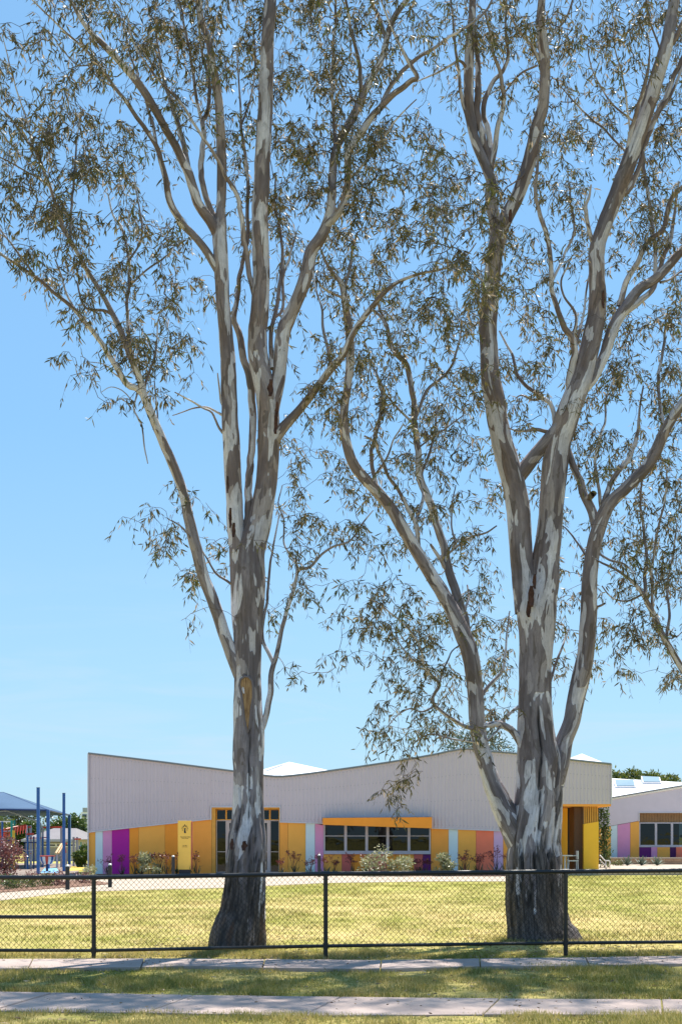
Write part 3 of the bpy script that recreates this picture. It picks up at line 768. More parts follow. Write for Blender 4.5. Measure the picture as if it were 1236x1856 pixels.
# ------------------------------------------------------------------ leafy things
def leaves_mesh(name, P, D, L, W, rnd, bend=0.15):
    """lance-shaped leaves: P base points, D directions, L lengths, W widths"""
    n = len(P)
    D = D / (np.linalg.norm(D, axis=1, keepdims=True) + 1e-9)
    A = rng.normal(size=(n, 3)); A -= D * (A * D).sum(1, keepdims=True); A /= np.linalg.norm(A, axis=1, keepdims=True) + 1e-9
    B = np.cross(D, A)
    L = L[:, None]; W = W[:, None]
    cv = B * L * bend
    v0 = P; v1 = P + D * L * .38 + A * W * .5 + cv * .5; v2 = P + D * L * .38 - A * W * .5 + cv * .5
    v3 = P + D * L * .72 + A * W * .33 + cv * .6; v4 = P + D * L * .72 - A * W * .33 + cv * .6; v5 = P + D * L
    V = np.stack([v0, v1, v2, v3, v4, v5], 1).reshape(-1, 3)
    b = (np.arange(n) * 6)[:, None]
    T = np.concatenate([b + np.array([[0, 2, 1]]), b + np.array([[1, 2, 4]]), b + np.array([[1, 4, 3]]), b + np.array([[3, 4, 5]])], 0)
    return mesh_np(name, V, T, {'rnd': np.repeat(rnd, 6)})
def blob_points(blobs, n):
    vol = np.array([b[3] * b[4] * b[5] for b in blobs]) ** 0.8; pr = vol / vol.sum()
    idx = rng.choice(len(blobs), n, p=pr); Bb = np.array(blobs)[idx]
    d = rng.normal(size=(n, 3)); d /= np.linalg.norm(d, axis=1, keepdims=True)
    r = rng.uniform(0.35, 1.0, (n, 1)) ** 0.5 * (1 + 0.25 * rng.normal(size=(n, 1)))
    return Bb[:, :3] + d * r * Bb[:, 3:], d
def leafy_tree(name, label, cat, base, blobs, n, leaf, mat, group=None, trunk_r=0.15, down=0.2):
    root = empty(name, base); tag(root, label, cat, group)
    cen = Vector(tuple(np.mean([b[:3] for b in blobs], 0)))
    t = MB(); base = Vector(base)
    fork = base.lerp(cen, 0.55)
    t.tube([base - Vector((0, 0, .1)), base.lerp(fork, .5) + Vector((.05, 0, 0)), fork], [trunk_r, trunk_r * .85, trunk_r * .7], 8)
    for b in blobs:
        e = Vector(b[:3]); t.tube([fork, fork.lerp(e, .5) + Vector((0, 0, -.05 * (e - fork).length)), e], [trunk_r * .5, trunk_r * .35, trunk_r * .12], 6)
    t.build('trunk', M_TWIG, root, smooth=True)
    P, d = blob_points(blobs, n)
    P[:, 2] = np.maximum(P[:, 2], 0.06)
    D = d + rng.normal(size=(n, 3)) * .7 + np.array([0, 0, -down])
    o = link('crown', leaves_mesh('crown', P, D, leaf[0] * rng.uniform(.6, 1.3, n), leaf[1] * rng.uniform(.7, 1.3, n), rng.random(n)), mat, root)
    o['kind'] = 'stuff'
    return root
def crown_blobs(px0, px1, py0, py1, Y, k, seed, thick=None):
    """k random clumps filling a pixel window at distance Y"""
    r_ = random.Random(seed); out = []
    sc = Y / F; w, h_ = (px1 - px0) * sc, (py1 - py0) * sc
    for i in range(k):
        u, v = r_.uniform(.12, .88), r_.uniform(.15, .85)
        edge = 1 - abs(u - .5) * 1.1
        v = 1 - (1 - v) * edge
        rr = r_.uniform(.14, .24) * min(w, h_ * 2)
        p_ = at(px0 + u * (px1 - px0), py0 + v * (py1 - py0), Y + r_.uniform(-.5, .5) * (thick or w * .5))
        out.append((p_.x, p_.y, max(p_.z, rr * .5), rr, rr, rr * .8))
    return out
def bg_tree(name, label, px0, px1, py0, py1, Y, k, n, leaf, mat, seed, group=None, cat='tree'):
    bl = crown_blobs(px0, px1, py0, py1, Y, k, seed)
    leafy_tree(name, label, cat, (gx((px0 + px1) / 2, Y), Y, 0), bl, n, leaf, mat, group)
bg_tree('dense_tree', 'bright green bushy tree behind the white roof with its low left crown', 1100, 1168, 1389, 1440, 105, 12, 5200, (.32, .13), M_LIME, 1)
bg_tree('dense_tree', 'bright green bushy tree behind the upper roof skylight', 1156, 1226, 1392, 1440, 110, 12, 4800, (.32, .13), M_LIME, 2)
bg_tree('pine_tree', 'dull green open-crowned tree rising behind the corrugated roof peak', 785, 942, 1316, 1420, 88, 22, 5200, (.34, .06), M_CONIFER, 3)
bg_tree('garden_tree', 'leafy green tree behind the playground beneath the shade sail', 22, 84, 1476, 1560, 92, 14, 5200, (.26, .12), M_BROAD, 4)
bg_tree('garden_tree', 'rounded dark green tree between the tall blue poles and the school wall', 88, 160, 1467, 1545, 90, 16, 6200, (.26, .12), M_BROAD, 5)
bg_tree('garden_tree', 'green tree behind the climbing frame under the shade sail edge', -70, 36, 1474, 1560, 95, 16, 5200, (.28, .12), M_LIME, 6)
bg_tree('dense_tree', 'brownish green tall tree far behind the shade sail', -40, 100, 1462, 1520, 118, 12, 3000, (.34, .14), M_CONIFER, 7)
bg_tree('garden_bush', 'low green bush beside the yellow corner panel beyond the bollard', 138, 172, 1524, 1572, 66, 8, 1800, (.16, .08), M_BROAD, 8, cat='bush')
# narrow climbing shrub in the gap by the porch
bl = [(at(1094 + random.uniform(-5, 5), y, 60).x, 60 + random.uniform(-.2, .2), at(0, y, 60).z, .22, .22, .22) for y in range(1466, 1570, 8)]
leafy_tree('column_shrub', 'tall thin climbing shrub between yellow pillar and further wing', 'shrub', (gx(1094, 60), 60, .16), bl, 1500, (.11, .06), M_BROAD, trunk_r=.03)
# purple-red shrub
bl = crown_blobs(-34, 54, 1512, 1592, 43, 24, 9, 1.4)
leafy_tree('red_shrub', 'purple red leafy shrub growing in the garden bed by the playground', 'shrub', (gx(14, 43), 43, 0.02), bl, 3600, (.075, .045), M_PURPLE, trunk_r=.04)
bl = crown_blobs(148, 180, 1556, 1600, 49, 8, 19, .8)
leafy_tree('flowering_shrub', 'yellowish flowering shrub at the gold corner panel of the school', 'shrub', (gx(163, 49), 49, 0.02), bl, 700, (.07, .045), M_SILVER, trunk_r=.02)
rr = random.Random(4)
SHRUBS = ['dark green tufty shrub at the far end of the garden bed', 'lime green low shrub before the purple red shrub', 'mid green low shrub at the foot of the purple red shrub',
          'lime green low shrub on the path edge next to the purple red shrub', 'mid green low shrub midway along the garden bed edge', 'lime green low shrub before the tallest blue pole',
          'purple low shrub touching the bollard in the garden bed', 'purple low shrub under the purple red shrub', 'purple low shrub before the tallest blue pole',
          'purple low shrub before the second blue pole', 'purple low shrub between the bollard and the school corner']
for i, (px, py, hh, mt) in enumerate([(-60, 1622, .55, M_STRAP), (-25, 1615, .5, M_LIME), (8, 1613, .45, M_BROAD), (32, 1611, .4, M_LIME), (58, 1609, .42, M_BROAD),
                                       (80, 1607, .38, M_LIME), (104, 1606, .42, M_PURPLE), (20, 1602, .5, M_PURPLE), (62, 1600, .45, M_PURPLE), (95, 1600, .4, M_PURPLE), (146, 1602, .4, M_PURPLE)]):
    b_ = gnd(px, py)
    bl = [(b_.x + rr.uniform(-.25, .25), b_.y + rr.uniform(-.25, .25), hh * rr.uniform(.35, .75), .2, .2, .17) for _ in range(5)]
    leafy_tree('low_shrub', SHRUBS[i], 'shrub', (b_.x, b_.y, .03), bl, 420, (.07, .03), mt, 'low shrubs in the mulch bed', trunk_r=.012)

# kangaroo-paw style plants, silver shrubs
def paw_plant(px, Y, hpx, n, label, seed, tint=M_PAW, strap=14):
    r_ = random.Random(seed); b_ = Vector((gx(px, Y), Y, .035)); H = hpx * Y / F
    root = empty('paw_plant', b_); tag(root, label, 'plant', 'flowering plants along the school wall')
    st = MB(); fl = []
    for i in range(n):
        a = r_.uniform(0, 6.28); le = r_.uniform(.12, .5) * H; hh = H * r_.uniform(.65, 1.0)
        e = b_ + Vector((math.cos(a) * le, math.sin(a) * le * .5, hh)); m_ = b_ + Vector((math.cos(a) * le * .35, math.sin(a) * le * .2, hh * .6))
        st.tube([b_, m_, e], [.009, .007, .004], 4, False)
        for q in range(r_.randint(2, 4)):
            e2 = m_.lerp(e, r_.uniform(.3, 1)) ; e3 = e2 + Vector((r_.uniform(-.14, .14), r_.uniform(-.1, .1), r_.uniform(.03, .16)))
            st.tube([e2, e3], .004, 3, False); fl += [e3] * 5
        fl += [e] * 6
    st.build('stem', M_STEM, root)
    P = np.array([tuple(f) for f in fl]); k = len(P)
    P = P + rng.normal(size=(k, 3)) * .025
    o = link('flowers', leaves_mesh('flowers', P, rng.normal(size=(k, 3)) + np.array([0, 0, .4]), rng.uniform(.05, .09, k), rng.uniform(.025, .045, k), rng.random(k)), tint, root); o['kind'] = 'stuff'
    k = strap
    P = np.tile(np.array(tuple(b_)), (k, 1)) + rng.normal(size=(k, 3)) * np.array([.06, .05, 0])
    D = rng.normal(size=(k, 3)) * np.array([.5, .4, .05]) + np.array([0, 0, 1.0])
    o = link('strap_leaves', leaves_mesh('strap_leaves', P, D, rng.uniform(.35, .65, k) * min(1.2, H), rng.uniform(.03, .05, k), rng.random(k), .3), M_STRAP, root); o['kind'] = 'stuff'
for i, (px, hpx, n, lb) in enumerate([(196, 30, 4, 'dark red paw plant before the pink panel'), (222, 32, 4, 'dark paw plant standing before the purple panel'),
        (246, 30, 6, 'dark red paw plant before the narrow orange panel'), (256, 26, 5, 'russet paw plant against the wide gold panel left of the pale shrub'), (290, 36, 6, 'leggy dark paw plant at the edge of the wide gold panel'),
        (304, 40, 5, 'tall paw plant between bollard and gold panel'), (320, 42, 5, 'tall paw plant right behind the pylon sign edge'), (357, 36, 4, 'thin bent paw plant right of the pylon sign'),
        (512, 22, 4, 'small paw plant at the foot of the door side orange panel'), (532, 38, 7, 'spreading paw plant before the gold panel right of the entrance'), (562, 24, 7, 'dark paw plant before the light blue panel'),
        (590, 30, 5, 'paw plant beside the bollard below the window band'), (606, 20, 6, 'low green paw plant below the first window'), (640, 32, 6, 'orange paw plant below the second window'),
        (662, 34, 6, 'bushy russet paw plant below the third window'), (757, 30, 6, 'red paw plant before the dark violet panel'), (772, 26, 5, 'red paw plant right of the violet panel'),
        (842, 40, 9, 'broad purple leaved plant before the gold panel'), (866, 34, 8, 'dark purple plant before the coral panel'), (900, 44, 7, 'tall dark paw plant before the lilac panel'), (918, 40, 6, 'dark paw plant beside the gum trunk')]):
    paw_plant(px, 52.8 - .3 * (i % 3), hpx + 4, n, lb, 40 + i, M_PAW)
def silver_shrub(px, x0, x1, y0, Y, n, lab, seed):
    bl = crown_blobs(x0, x1, y0, 1586, Y, 10, seed, .6)
    bl = [(a, b, c, r * .8, r * .8, r * .7) for a, b, c, r, _, _ in bl]
    leafy_tree('silver_shrub', lab, 'shrub', (gx(px, Y), Y, .035), bl, n, (.14, .045), M_SILVER, 'pale silver shrubs along the school wall', trunk_r=.014)
silver_shrub(268, 253, 290, 1528, 52.2, 800, 'pale feathery shrub before the wide gold panel', 31)
silver_shrub(690, 656, 748, 1536, 51.8, 1300, 'large pale leaved shrub spreading below the windows', 32)
silver_shrub(800, 784, 824, 1524, 52.1, 900, 'pale upright shrub before the orange and light blue panels', 33)
# agaves on the raised bed
def agave(px, Y, size, lab):
    b_ = Vector((gx(px, Y), Y, .165)); root = empty('agave', b_); tag(root, lab, 'agave', 'agaves in front of the low wall')
    V0, T0 = [], []
    for i in range(22):
        a = i * 2.4; lean = .25 + .75 * (i / 22); L = size * random.uniform(.75, 1.05)
        d = Vector((math.cos(a) * lean, math.sin(a) * lean, 1.15 - .85 * lean)).normalized(); s_ = d.cross(Vector((0, 0, 1))).normalized() * .06
        m_ = b_ + d * L * .5 + Vector((0, 0, .02)); e = b_ + d * L
        MB().add([b_ - s_ * .5, b_ + s_ * .5, m_ + s_, m_ - s_, e, m_ - Vector((0, 0, .03))], [(0, 1, 2, 3), (3, 2, 4), (0, 3, 5), (1, 5, 2), (5, 3, 4), (5, 4, 2), (0, 5, 1)]).build('leaf', M_AGAVE, root)
for k, (px, sz, lb) in enumerate([(1136, .62, 'upright grey green agave nearest the handrail'), (1162, .60, 'spreading grey green agave in the middle of three'), (1190, .58, 'grey green agave at the wall end farthest from the handrail')]): agave(px, 63.5, sz, lb)
bl = [(gx(1112, 63) + random.uniform(-.4, .4), 63.5, .3, .2, .2, .15) for _ in range(4)]
leafy_tree('low_shrub', 'small green shrub between handrail and agaves', 'shrub', (gx(1112, 63), 63.5, .165), bl, 260, (.08, .04), M_LIME, trunk_r=.012)

# ------------------------------------------------------------------ playground
M_POLE = paint('pole blue', (0.018, 0.105, 0.33), 0.4, 0.5, 0.06)
M_NAVY = paint('navy', (0.02, 0.045, 0.14), 0.45)
M_GREYP = paint('grey post', (0.38, 0.38, 0.46), 0.45)
M_RED = paint('red paint', (0.55, 0.06, 0.035), 0.45)
M_TEAL = paint('teal paint', (0.02, 0.30, 0.24), 0.45)
M_YEL = paint('yellow paint', (0.72, 0.46, 0.03), 0.45)
M_SAIL = paint('shade cloth', (0.06, 0.11, 0.19), 0.8, 0.15, 0.05)
def pole(px, ptop_, pbase, wpx, lab):
    b_ = gnd(px, pbase); Y = b_.y; r = empty('shade_pole', b_); tag(r, lab, 'pole', 'blue shade structure poles')
    w = wpx * Y / F / 2
    MB().box(b_.x - w, b_.x + w, Y - w, Y + w, -.02, gz(ptop_, Y)).build('post', M_POLE, r, bevel=.012)
    MB().box(b_.x - w * 1.9, b_.x + w * 1.9, Y - w * 1.9, Y + w * 1.9, .012, .045).build('base_plate', M_NAVY, r)
    MB().box(b_.x - w * 1.06, b_.x + w * 1.06, Y - w * 1.06, Y + w * 1.06, gz(ptop_, Y), gz(ptop_, Y) + .02).build('cap', M_NAVY, r)
pole(70, 1428, 1585, 5.2, 'tallest blue steel pole with bare top in front of the shade sail')
pole(116.5, 1438, 1580, 4.6, 'second tall bare topped blue pole beside the school corner')
sail = empty('shade_sail', (gx(20, 66), 66, 0)); tag(sail, 'dark grey blue hipped shade sail on blue corner posts over the playground', 'shade sail')
f1, k1 = at(88, 1468.5, 63), at(126.5, 1477, 72)
fl_, kl = at(-300, 1462, 63), at(-260, 1475, 72)
ap, ap2 = at(7, 1436.5, 67.5), at(-150, 1436.5, 67.5)
def sag(a, b, c, n=6, s=.25):     # triangular membrane, gently dished
    V, T, idx = [], [], {}
    for i in range(n + 1):
        for j in range(n + 1 - i):
            u, v = i / n, j / n; w = 1 - u - v
            p_ = a * w + b * u + c * v; p_.z -= s * 6 * u * v * w; p_.z -= s * .5 * u * v * 2
            idx[i, j] = len(V); V.append(p_)
    for i in range(n):
        for j in range(n - i):
            T.append((idx[i, j], idx[i+1, j], idx[i, j+1]))
            if i + j < n - 1: T.append((idx[i+1, j], idx[i+1, j+1], idx[i, j+1]))
    return V, T
for tri in ((ap, f1, k1), (ap, fl_, f1), (ap, ap2, fl_), (ap, k1, kl), (ap2, ap, kl), (ap2, kl, fl_)):
    o = MB().add(*sag(*tri)).build('sail_panel', M_SAIL, sail, smooth=True)
    so_ = o.modifiers.new('solid', 'SOLIDIFY'); so_.thickness = .015
ed = MB(); ed.tube([fl_, f1], .045, 6); ed.tube([f1, k1], .045, 6); ed.tube([k1, kl], .045, 6)
ed.build('edge_beam', M_NAVY, sail)
hp = MB(); hp.tube([ap, f1], .03, 6); hp.tube([ap, k1], .03, 6); hp.tube([ap, ap2], .03, 6); hp.build('ridge_beam', M_NAVY, sail)
for c_, w in ((f1, .075), (k1, .075), (fl_, .075), (kl, .075)):
    MB().box(c_.x - w, c_.x + w, c_.y - w, c_.y + w, -.02, c_.z).build('post', M_POLE, sail, bevel=.01)
ar = MB(); YA_ = 66
ar.tube([at(-60, 1488, YA_), at(-20, 1473, YA_), at(0, 1470.5, YA_), at(13, 1469.5, YA_), at(40, 1478, YA_), at(67, 1488, YA_), at(74, 1492, YA_)], .045, 8)
ar.tube([at(74, 1492, YA_), at(74, 1572, YA_)], .045, 8); ar.tube([at(-60, 1488, YA_), at(-60, 1572, YA_)], .045, 8)
tag(ar.build('pipe_arch', paint('pale pipe', (0.55, 0.62, 0.64), 0.4), smooth=True), 'pale bent pipe arch standing under the shade sail', 'arch')
def climber(label, Y, posts, bars, extras=()):
    c_ = np.mean([p_[0] for p_ in posts])
    r = empty('climbing_frame', (gx(c_, Y), Y, 0)); tag(r, label, 'climbing frame', 'playground climbing frames')
    for px, t_, mt, w, dy in posts:
        b_ = Vector((gx(px, Y + dy), Y + dy, 0))
        MB().tube([(b_.x, b_.y, -.02), (b_.x, b_.y, gz(t_, Y + dy))], w / 2, 8).build('post', mt, r, smooth=False)
    for (x0, y0, x1, y1, mt, w, dy) in bars:
        MB().tube([at(x0, y0, Y + dy), at(x1, y1, Y + dy)], w / 2, 6).build('rail', mt, r)
    return r
c = climber('climbing frame with teal and yellow posts and sagging red rope net behind red shrub', 62,
        [(5, 1489, M_POLE, .11, 0), (22, 1487, M_TEAL, .12, 0), (27, 1487, M_TEAL, .10, 1.0), (-12, 1489, M_POLE, .11, 0), (25.5, 1505, M_YEL, .13, -.3), (18, 1506, M_YEL, .1, .6)],
        [(-12, 1489.5, 22, 1489, M_WHITE, .06, 0), (5, 1507, 22, 1506, M_GREYP, .05, 0), (-12, 1523, 30, 1523, M_NAVY, .09, 0)])
nt = MB()
for k in range(6):
    t = k / 5
    nt.tube([at(-10, 1522 - 3 * k, 62), at(12, 1517 - 3 * k, 62), at(30, 1508 - 2 * k, 62.5), at(48, 1500 - 1.5 * k + 2, 63)], .022, 4, False)
for k in range(12):
    x = -8 + k * 5; nt.tube([at(x, 1523 - k * 1.2, 62), at(x + 1.5, 1506 - k * .9, 62.3)], .016, 4, False)
nt.build('rope_net', M_RED, c)
climber('grey and blue posted climbing frame with red cross bars beside the purple red shrub', 63,
        [(49.5, 1496, M_GREYP, .12, 0), (56.5, 1496, M_GREYP, .12, .8), (51, 1514, M_POLE, .09, -.6), (62, 1516, M_NAVY, .08, -.6), (46, 1530, M_NAVY, .07, 1.0)],
        [(49.5, 1499, 57, 1499, M_RED, .08, 0), (49, 1512, 62, 1511, M_RED, .10, -.5), (52, 1519, 76, 1519, M_RED, .06, .2), (44, 1527, 72, 1527, M_NAVY, .06, -.3), (44, 1541, 62, 1541, M_WHITE, .05, -.3)])
climber('wide climbing frame with a long red top rail between the tall blue poles', 66,
        [(78.2, 1497, M_GREYP, .11, 0), (112, 1499, M_GREYP, .13, .2), (78, 1517, M_POLE, .12, -.6), (105, 1552, M_GREYP, .08, -.4), (121, 1546, M_GREYP, .10, 0)],
        [(78, 1499.5, 112, 1499, M_RED, .09, 0), (78, 1518, 90, 1518, M_RED, .06, 0), (60, 1540, 78, 1540, M_WHITE, .05, 0), (104, 1552, 122, 1549, M_GREYP, .08, 0), (112, 1524, 122, 1530, M_RED, .08, .2), (118, 1530, 122, 1560, M_RED, .06, .3)])
climber('narrow balance frame with twin grey posts and short red bar near the school corner', 68,
        [(134.2, 1517, M_GREYP, .12, 0), (140.5, 1517, M_GREYP, .12, .5), (145.5, 1534, M_POLE, .10, -.5), (147.5, 1526, M_TEAL, .06, .4)],
        [(133, 1521, 147.5, 1520.5, M_RED, .09, 0), (134, 1549, 147, 1549, M_GREYP, .06, 0), (142, 1534, 150, 1533, M_GREYP, .05, -.5)])
sl = empty('slide', (gx(108, 64), 64, 0)); tag(sl, 'small tan slide leaning against the wide red railed climbing frame', 'slide')
a, b = at(103.5, 1547, 64), at(114, 1530, 65.5)
for d_ in (-.25, .25):
    MB().tube([a + Vector((0, d_, 0)), b + Vector((0, d_, 0))], .06, 6).build('side_rail', paint('tan plastic', (0.62, 0.42, 0.22), 0.4), sl)
MB().add([a + Vector((0, -.25, -.02)), a + Vector((0, .25, -.02)), b + Vector((0, .25, -.02)), b + Vector((0, -.25, -.02)),
          a + Vector((0, -.25, -.06)), a + Vector((0, .25, -.06)), b + Vector((0, .25, -.06)), b + Vector((0, -.25, -.06))],
         [(0, 1, 2, 3), (4, 7, 6, 5), (0, 4, 5, 1), (1, 5, 6, 2), (2, 6, 7, 3), (3, 7, 4, 0)]).build('chute', paint('tan plastic', (0.62, 0.42, 0.22), 0.4), sl)
for q in (a, b): MB().tube([(q.x, q.y, -.02), (q.x, q.y, q.z)], .04, 6).build('support', M_GREYP, sl)
YK = 58.5
dr = empty('striped_drum', (gx(86, YK), YK, 0)); tag(dr, 'red white and blue striped play drum standing low on the playground', 'play drum')
c_ = Vector((gx(86, YK), YK, 0)); zt, zb_ = gz(1552, YK), gz(1566, YK)
for k in range(16):
    a0, a1 = 2 * math.pi * k / 16, 2 * math.pi * (k + 1) / 16; v = []
    for zz, rr_ in ((zb_, .22), ((zb_ + zt) / 2, .34), (zt, .36)):
        for an in (a0, a1): v.append((c_.x + rr_ * math.cos(an), c_.y + rr_ * math.sin(an), zz))
    MB().add(v, [(0, 1, 3, 2), (2, 3, 5, 4)]).build('stripe', (M_RED, M_WHITE, M_POLE, M_WHITE)[k % 4], dr)
MB().tube([(c_.x, c_.y, zt - .01), (c_.x, c_.y, zt + .03)], .38, 16).build('rim', M_RED, dr)
MB().tube([(c_.x, c_.y, -.02), (c_.x, c_.y, zb_ + .02)], .06, 8).build('stand', M_NAVY, dr)
# houses behind
def house(label, px0, px1, py_e, py_r, Y, c1, c2):
    r = empty('house', (gx((px0 + px1) / 2, Y), Y, 0)); tag(r, label, 'house')
    x0, x1 = gx(px0, Y), gx(px1, Y); ze, zr = gz(py_e, Y), gz(py_r, Y); d = 9.0
    MB().box(x0 + .4, x1 - .4, Y, Y + d, -.05, ze - .02).build('wall', c1, r)
    o_ = (x1 - x0) * .28
    MB().add([(x0, Y - .4, ze), (x1, Y - .4, ze), (x1, Y + d + .4, ze), (x0, Y + d + .4, ze), (x0 + o_, Y + d / 2, zr), (x1 - o_, Y + d / 2, zr)],
             [(0, 1, 5, 4), (1, 2, 5), (2, 3, 4, 5), (3, 0, 4), (0, 3, 2, 1)]).build('roof', c2, r)
    MB().box(x0, x1, Y - .45, Y - .36, ze - .14, ze + .02).build('gutter', M_GREYP, r)
    for t in (.25, .62):
        xx = x0 + (x1 - x0) * t
        w_ = MB().box(xx, xx + 1.3, Y - .06, Y - .001, .9, min(2.0, ze - .25)).build('window', M_WHITE, r)
        MB().box(xx + .07, xx + 1.23, Y - .075, Y - .061, .97, min(1.93, ze - .32)).build('pane', paint('house glass', (0.03, 0.035, 0.04), 0.1, 0.8), w_)
M_TILE = paint('grey roof tile', (0.20, 0.18, 0.185), 0.7, 0.3, 0.12, sc=3)
M_HW = paint('house wall', (0.36, 0.33, 0.30), 0.8, 0.2, 0.1)
house('low house with grey hipped roof behind the blue playground poles', 42, 140, 1521.5, 1500.5, 82, M_HW, M_TILE)
house('low house with grey roof just beside the school corner', 136, 215, 1517, 1506, 96, M_HW, M_TILE)
apt = empty('apartment_block', (gx(156, 190), 190, 0)); tag(apt, 'distant white flat roofed apartment block beyond the trees at the school corner', 'building')
x0, x1 = gx(147, 190), gx(186, 190)
MB().box(x0, x1, 190, 200, 0, gz(1472, 190)).build('wall', paint('apartment white', (0.75, 0.78, 0.85), 0.7), apt)
MB().box(x0 + .3, x0 + 1.0, 189.9, 192, gz(1472, 190), gz(1464, 190)).build('stair_tower', paint('apartment grey', (0.30, 0.33, 0.38), 0.7), apt)
for r_i in range(4):
    for k in range(3):
        xx = x0 + .25 + k * 1.0; zz = gz(1476 + r_i * 9, 190)
        MB().box(xx, xx + .65, 189.93, 189.999, zz - .5, zz).build('window', paint('apartment glass', (0.05, 0.07, 0.10), 0.2), apt)

# ------------------------------------------------------------------ chain-link fence
M_FENCE = paint('black fence paint', (0.012, 0.013, 0.016), 0.35, 0.5, 0.1)
M_WIRE = paint('black wire', (0.014, 0.014, 0.015), 0.4, 0.4, 0.1)
P_F = [(-10.0, 17.9, 1.09, .09), (-6.7, 17.75, 1.10, .09), (-3.41, 17.53, 1.11, .10), (-0.21, 17.40, 1.165, .175), (3.14, 17.76, 1.185, .185), (6.45, 18.05, 1.21, .19), (9.8, 18.4, 1.23, .19)]
fence = empty('chain_link_fence', (-.2, 17.4, 0)); tag(fence, 'low black chain link fence with pipe rails along the verge path', 'fence')
for X, Y, zt, zb in P_F:
    MB().tube([(X, Y, -.1), (X, Y, zt - .02)], .031, 14).build('post', M_FENCE, fence)
for (X0, Y0, t0, b0_), (X1, Y1, t1, b1_) in zip(P_F, P_F[1:]):
    MB().tube([(X0 + .001, Y0, t0), (X1 - .001, Y1, t1)], .031, 14).build('top_rail', M_FENCE, fence)
    MB().tube([(X0 + .03, Y0, b0_), (X1 - .03, Y1, b1_)], .024, 12).build('bottom_rail', M_FENCE, fence)
MB().tube([(-6.67, 17.75, .55), (-3.44, 17.53, .565)], .026, 12).build('middle_rail', M_FENCE, fence)
for X, Y, zt, zb in P_F:
    MB().tube([(X - .05, Y, zt), (X + .05, Y, zt)], .037, 14).build('rail_clamp', M_FENCE, fence)
    MB().tube([(X, Y, zb - .035), (X, Y, zb + .035)], .038, 14).build('post_clamp', M_FENCE, fence)
pw = 0.0375
for (X0, Y0, t0, b0_), (X1, Y1, t1, b1_) in zip(P_F, P_F[1:]):
    nW = int((X1 - X0) / pw); V = []; Q = []
    nz_ = 27
    I = np.arange(nW + 1)[:, None]; J = np.arange(nz_ + 1)[None, :]
    xx = X0 + (I + ((I + J) % 2)) * (X1 - X0) / (nW + 1)
    u = (xx - X0) / (X1 - X0)
    zz = (b0_ + (b1_ - b0_) * u) + (J / nz_) * ((t0 + (t1 - t0) * u) - (b0_ + (b1_ - b0_) * u))
    yy = Y0 + (Y1 - Y0) * u + np.where((I + J) % 2 == 0, .004, -.004) + .012 * np.sin(xx * 3.1) * np.sin(zz * 2.6)
    base = np.stack([xx, yy, zz], -1)           # (nW+1, nz+1, 3)
    w = .0031
    ring = np.array([[-w, -w * .6, 0], [w, -w * .6, 0], [0, w, 0]])
    VV = (base[:, :, None, :] + ring[None, None]).reshape(-1, 3)
    i0 = (np.arange(nW + 1)[:, None] * (nz_ + 1) + np.arange(nz_)[None, :]).ravel() * 3
    QQ = np.concatenate([np.stack([i0 + k, i0 + (k + 1) % 3, i0 + 3 + (k + 1) % 3, i0 + 3 + k], 1) for k in range(3)], 0)
    o = link('wire_mesh', mesh_np('wire_mesh', VV, QQ), M_WIRE, fence); o['kind'] = 'stuff'
    # tie wires wrapped round the bottom and top rail
    tie = MB(); k = 0; nt_ = int((X1 - X0) / .17)
    for k in range(1, nt_):
        u_ = k / nt_; X = X0 + (X1 - X0) * u_; Y = Y0 + (Y1 - Y0) * u_
        for zc, rr_ in ((b0_ + (b1_ - b0_) * u_, .027),):
            tie.tube([(X + .012 * math.sin(a) * .3, Y + rr_ * math.cos(a), zc + rr_ * math.sin(a)) for a in np.linspace(0, 2 * math.pi, 9)], .003, 4, False)
    o = tie.build('tie_wire', M_WIRE, fence); o['kind'] = 'stuff'
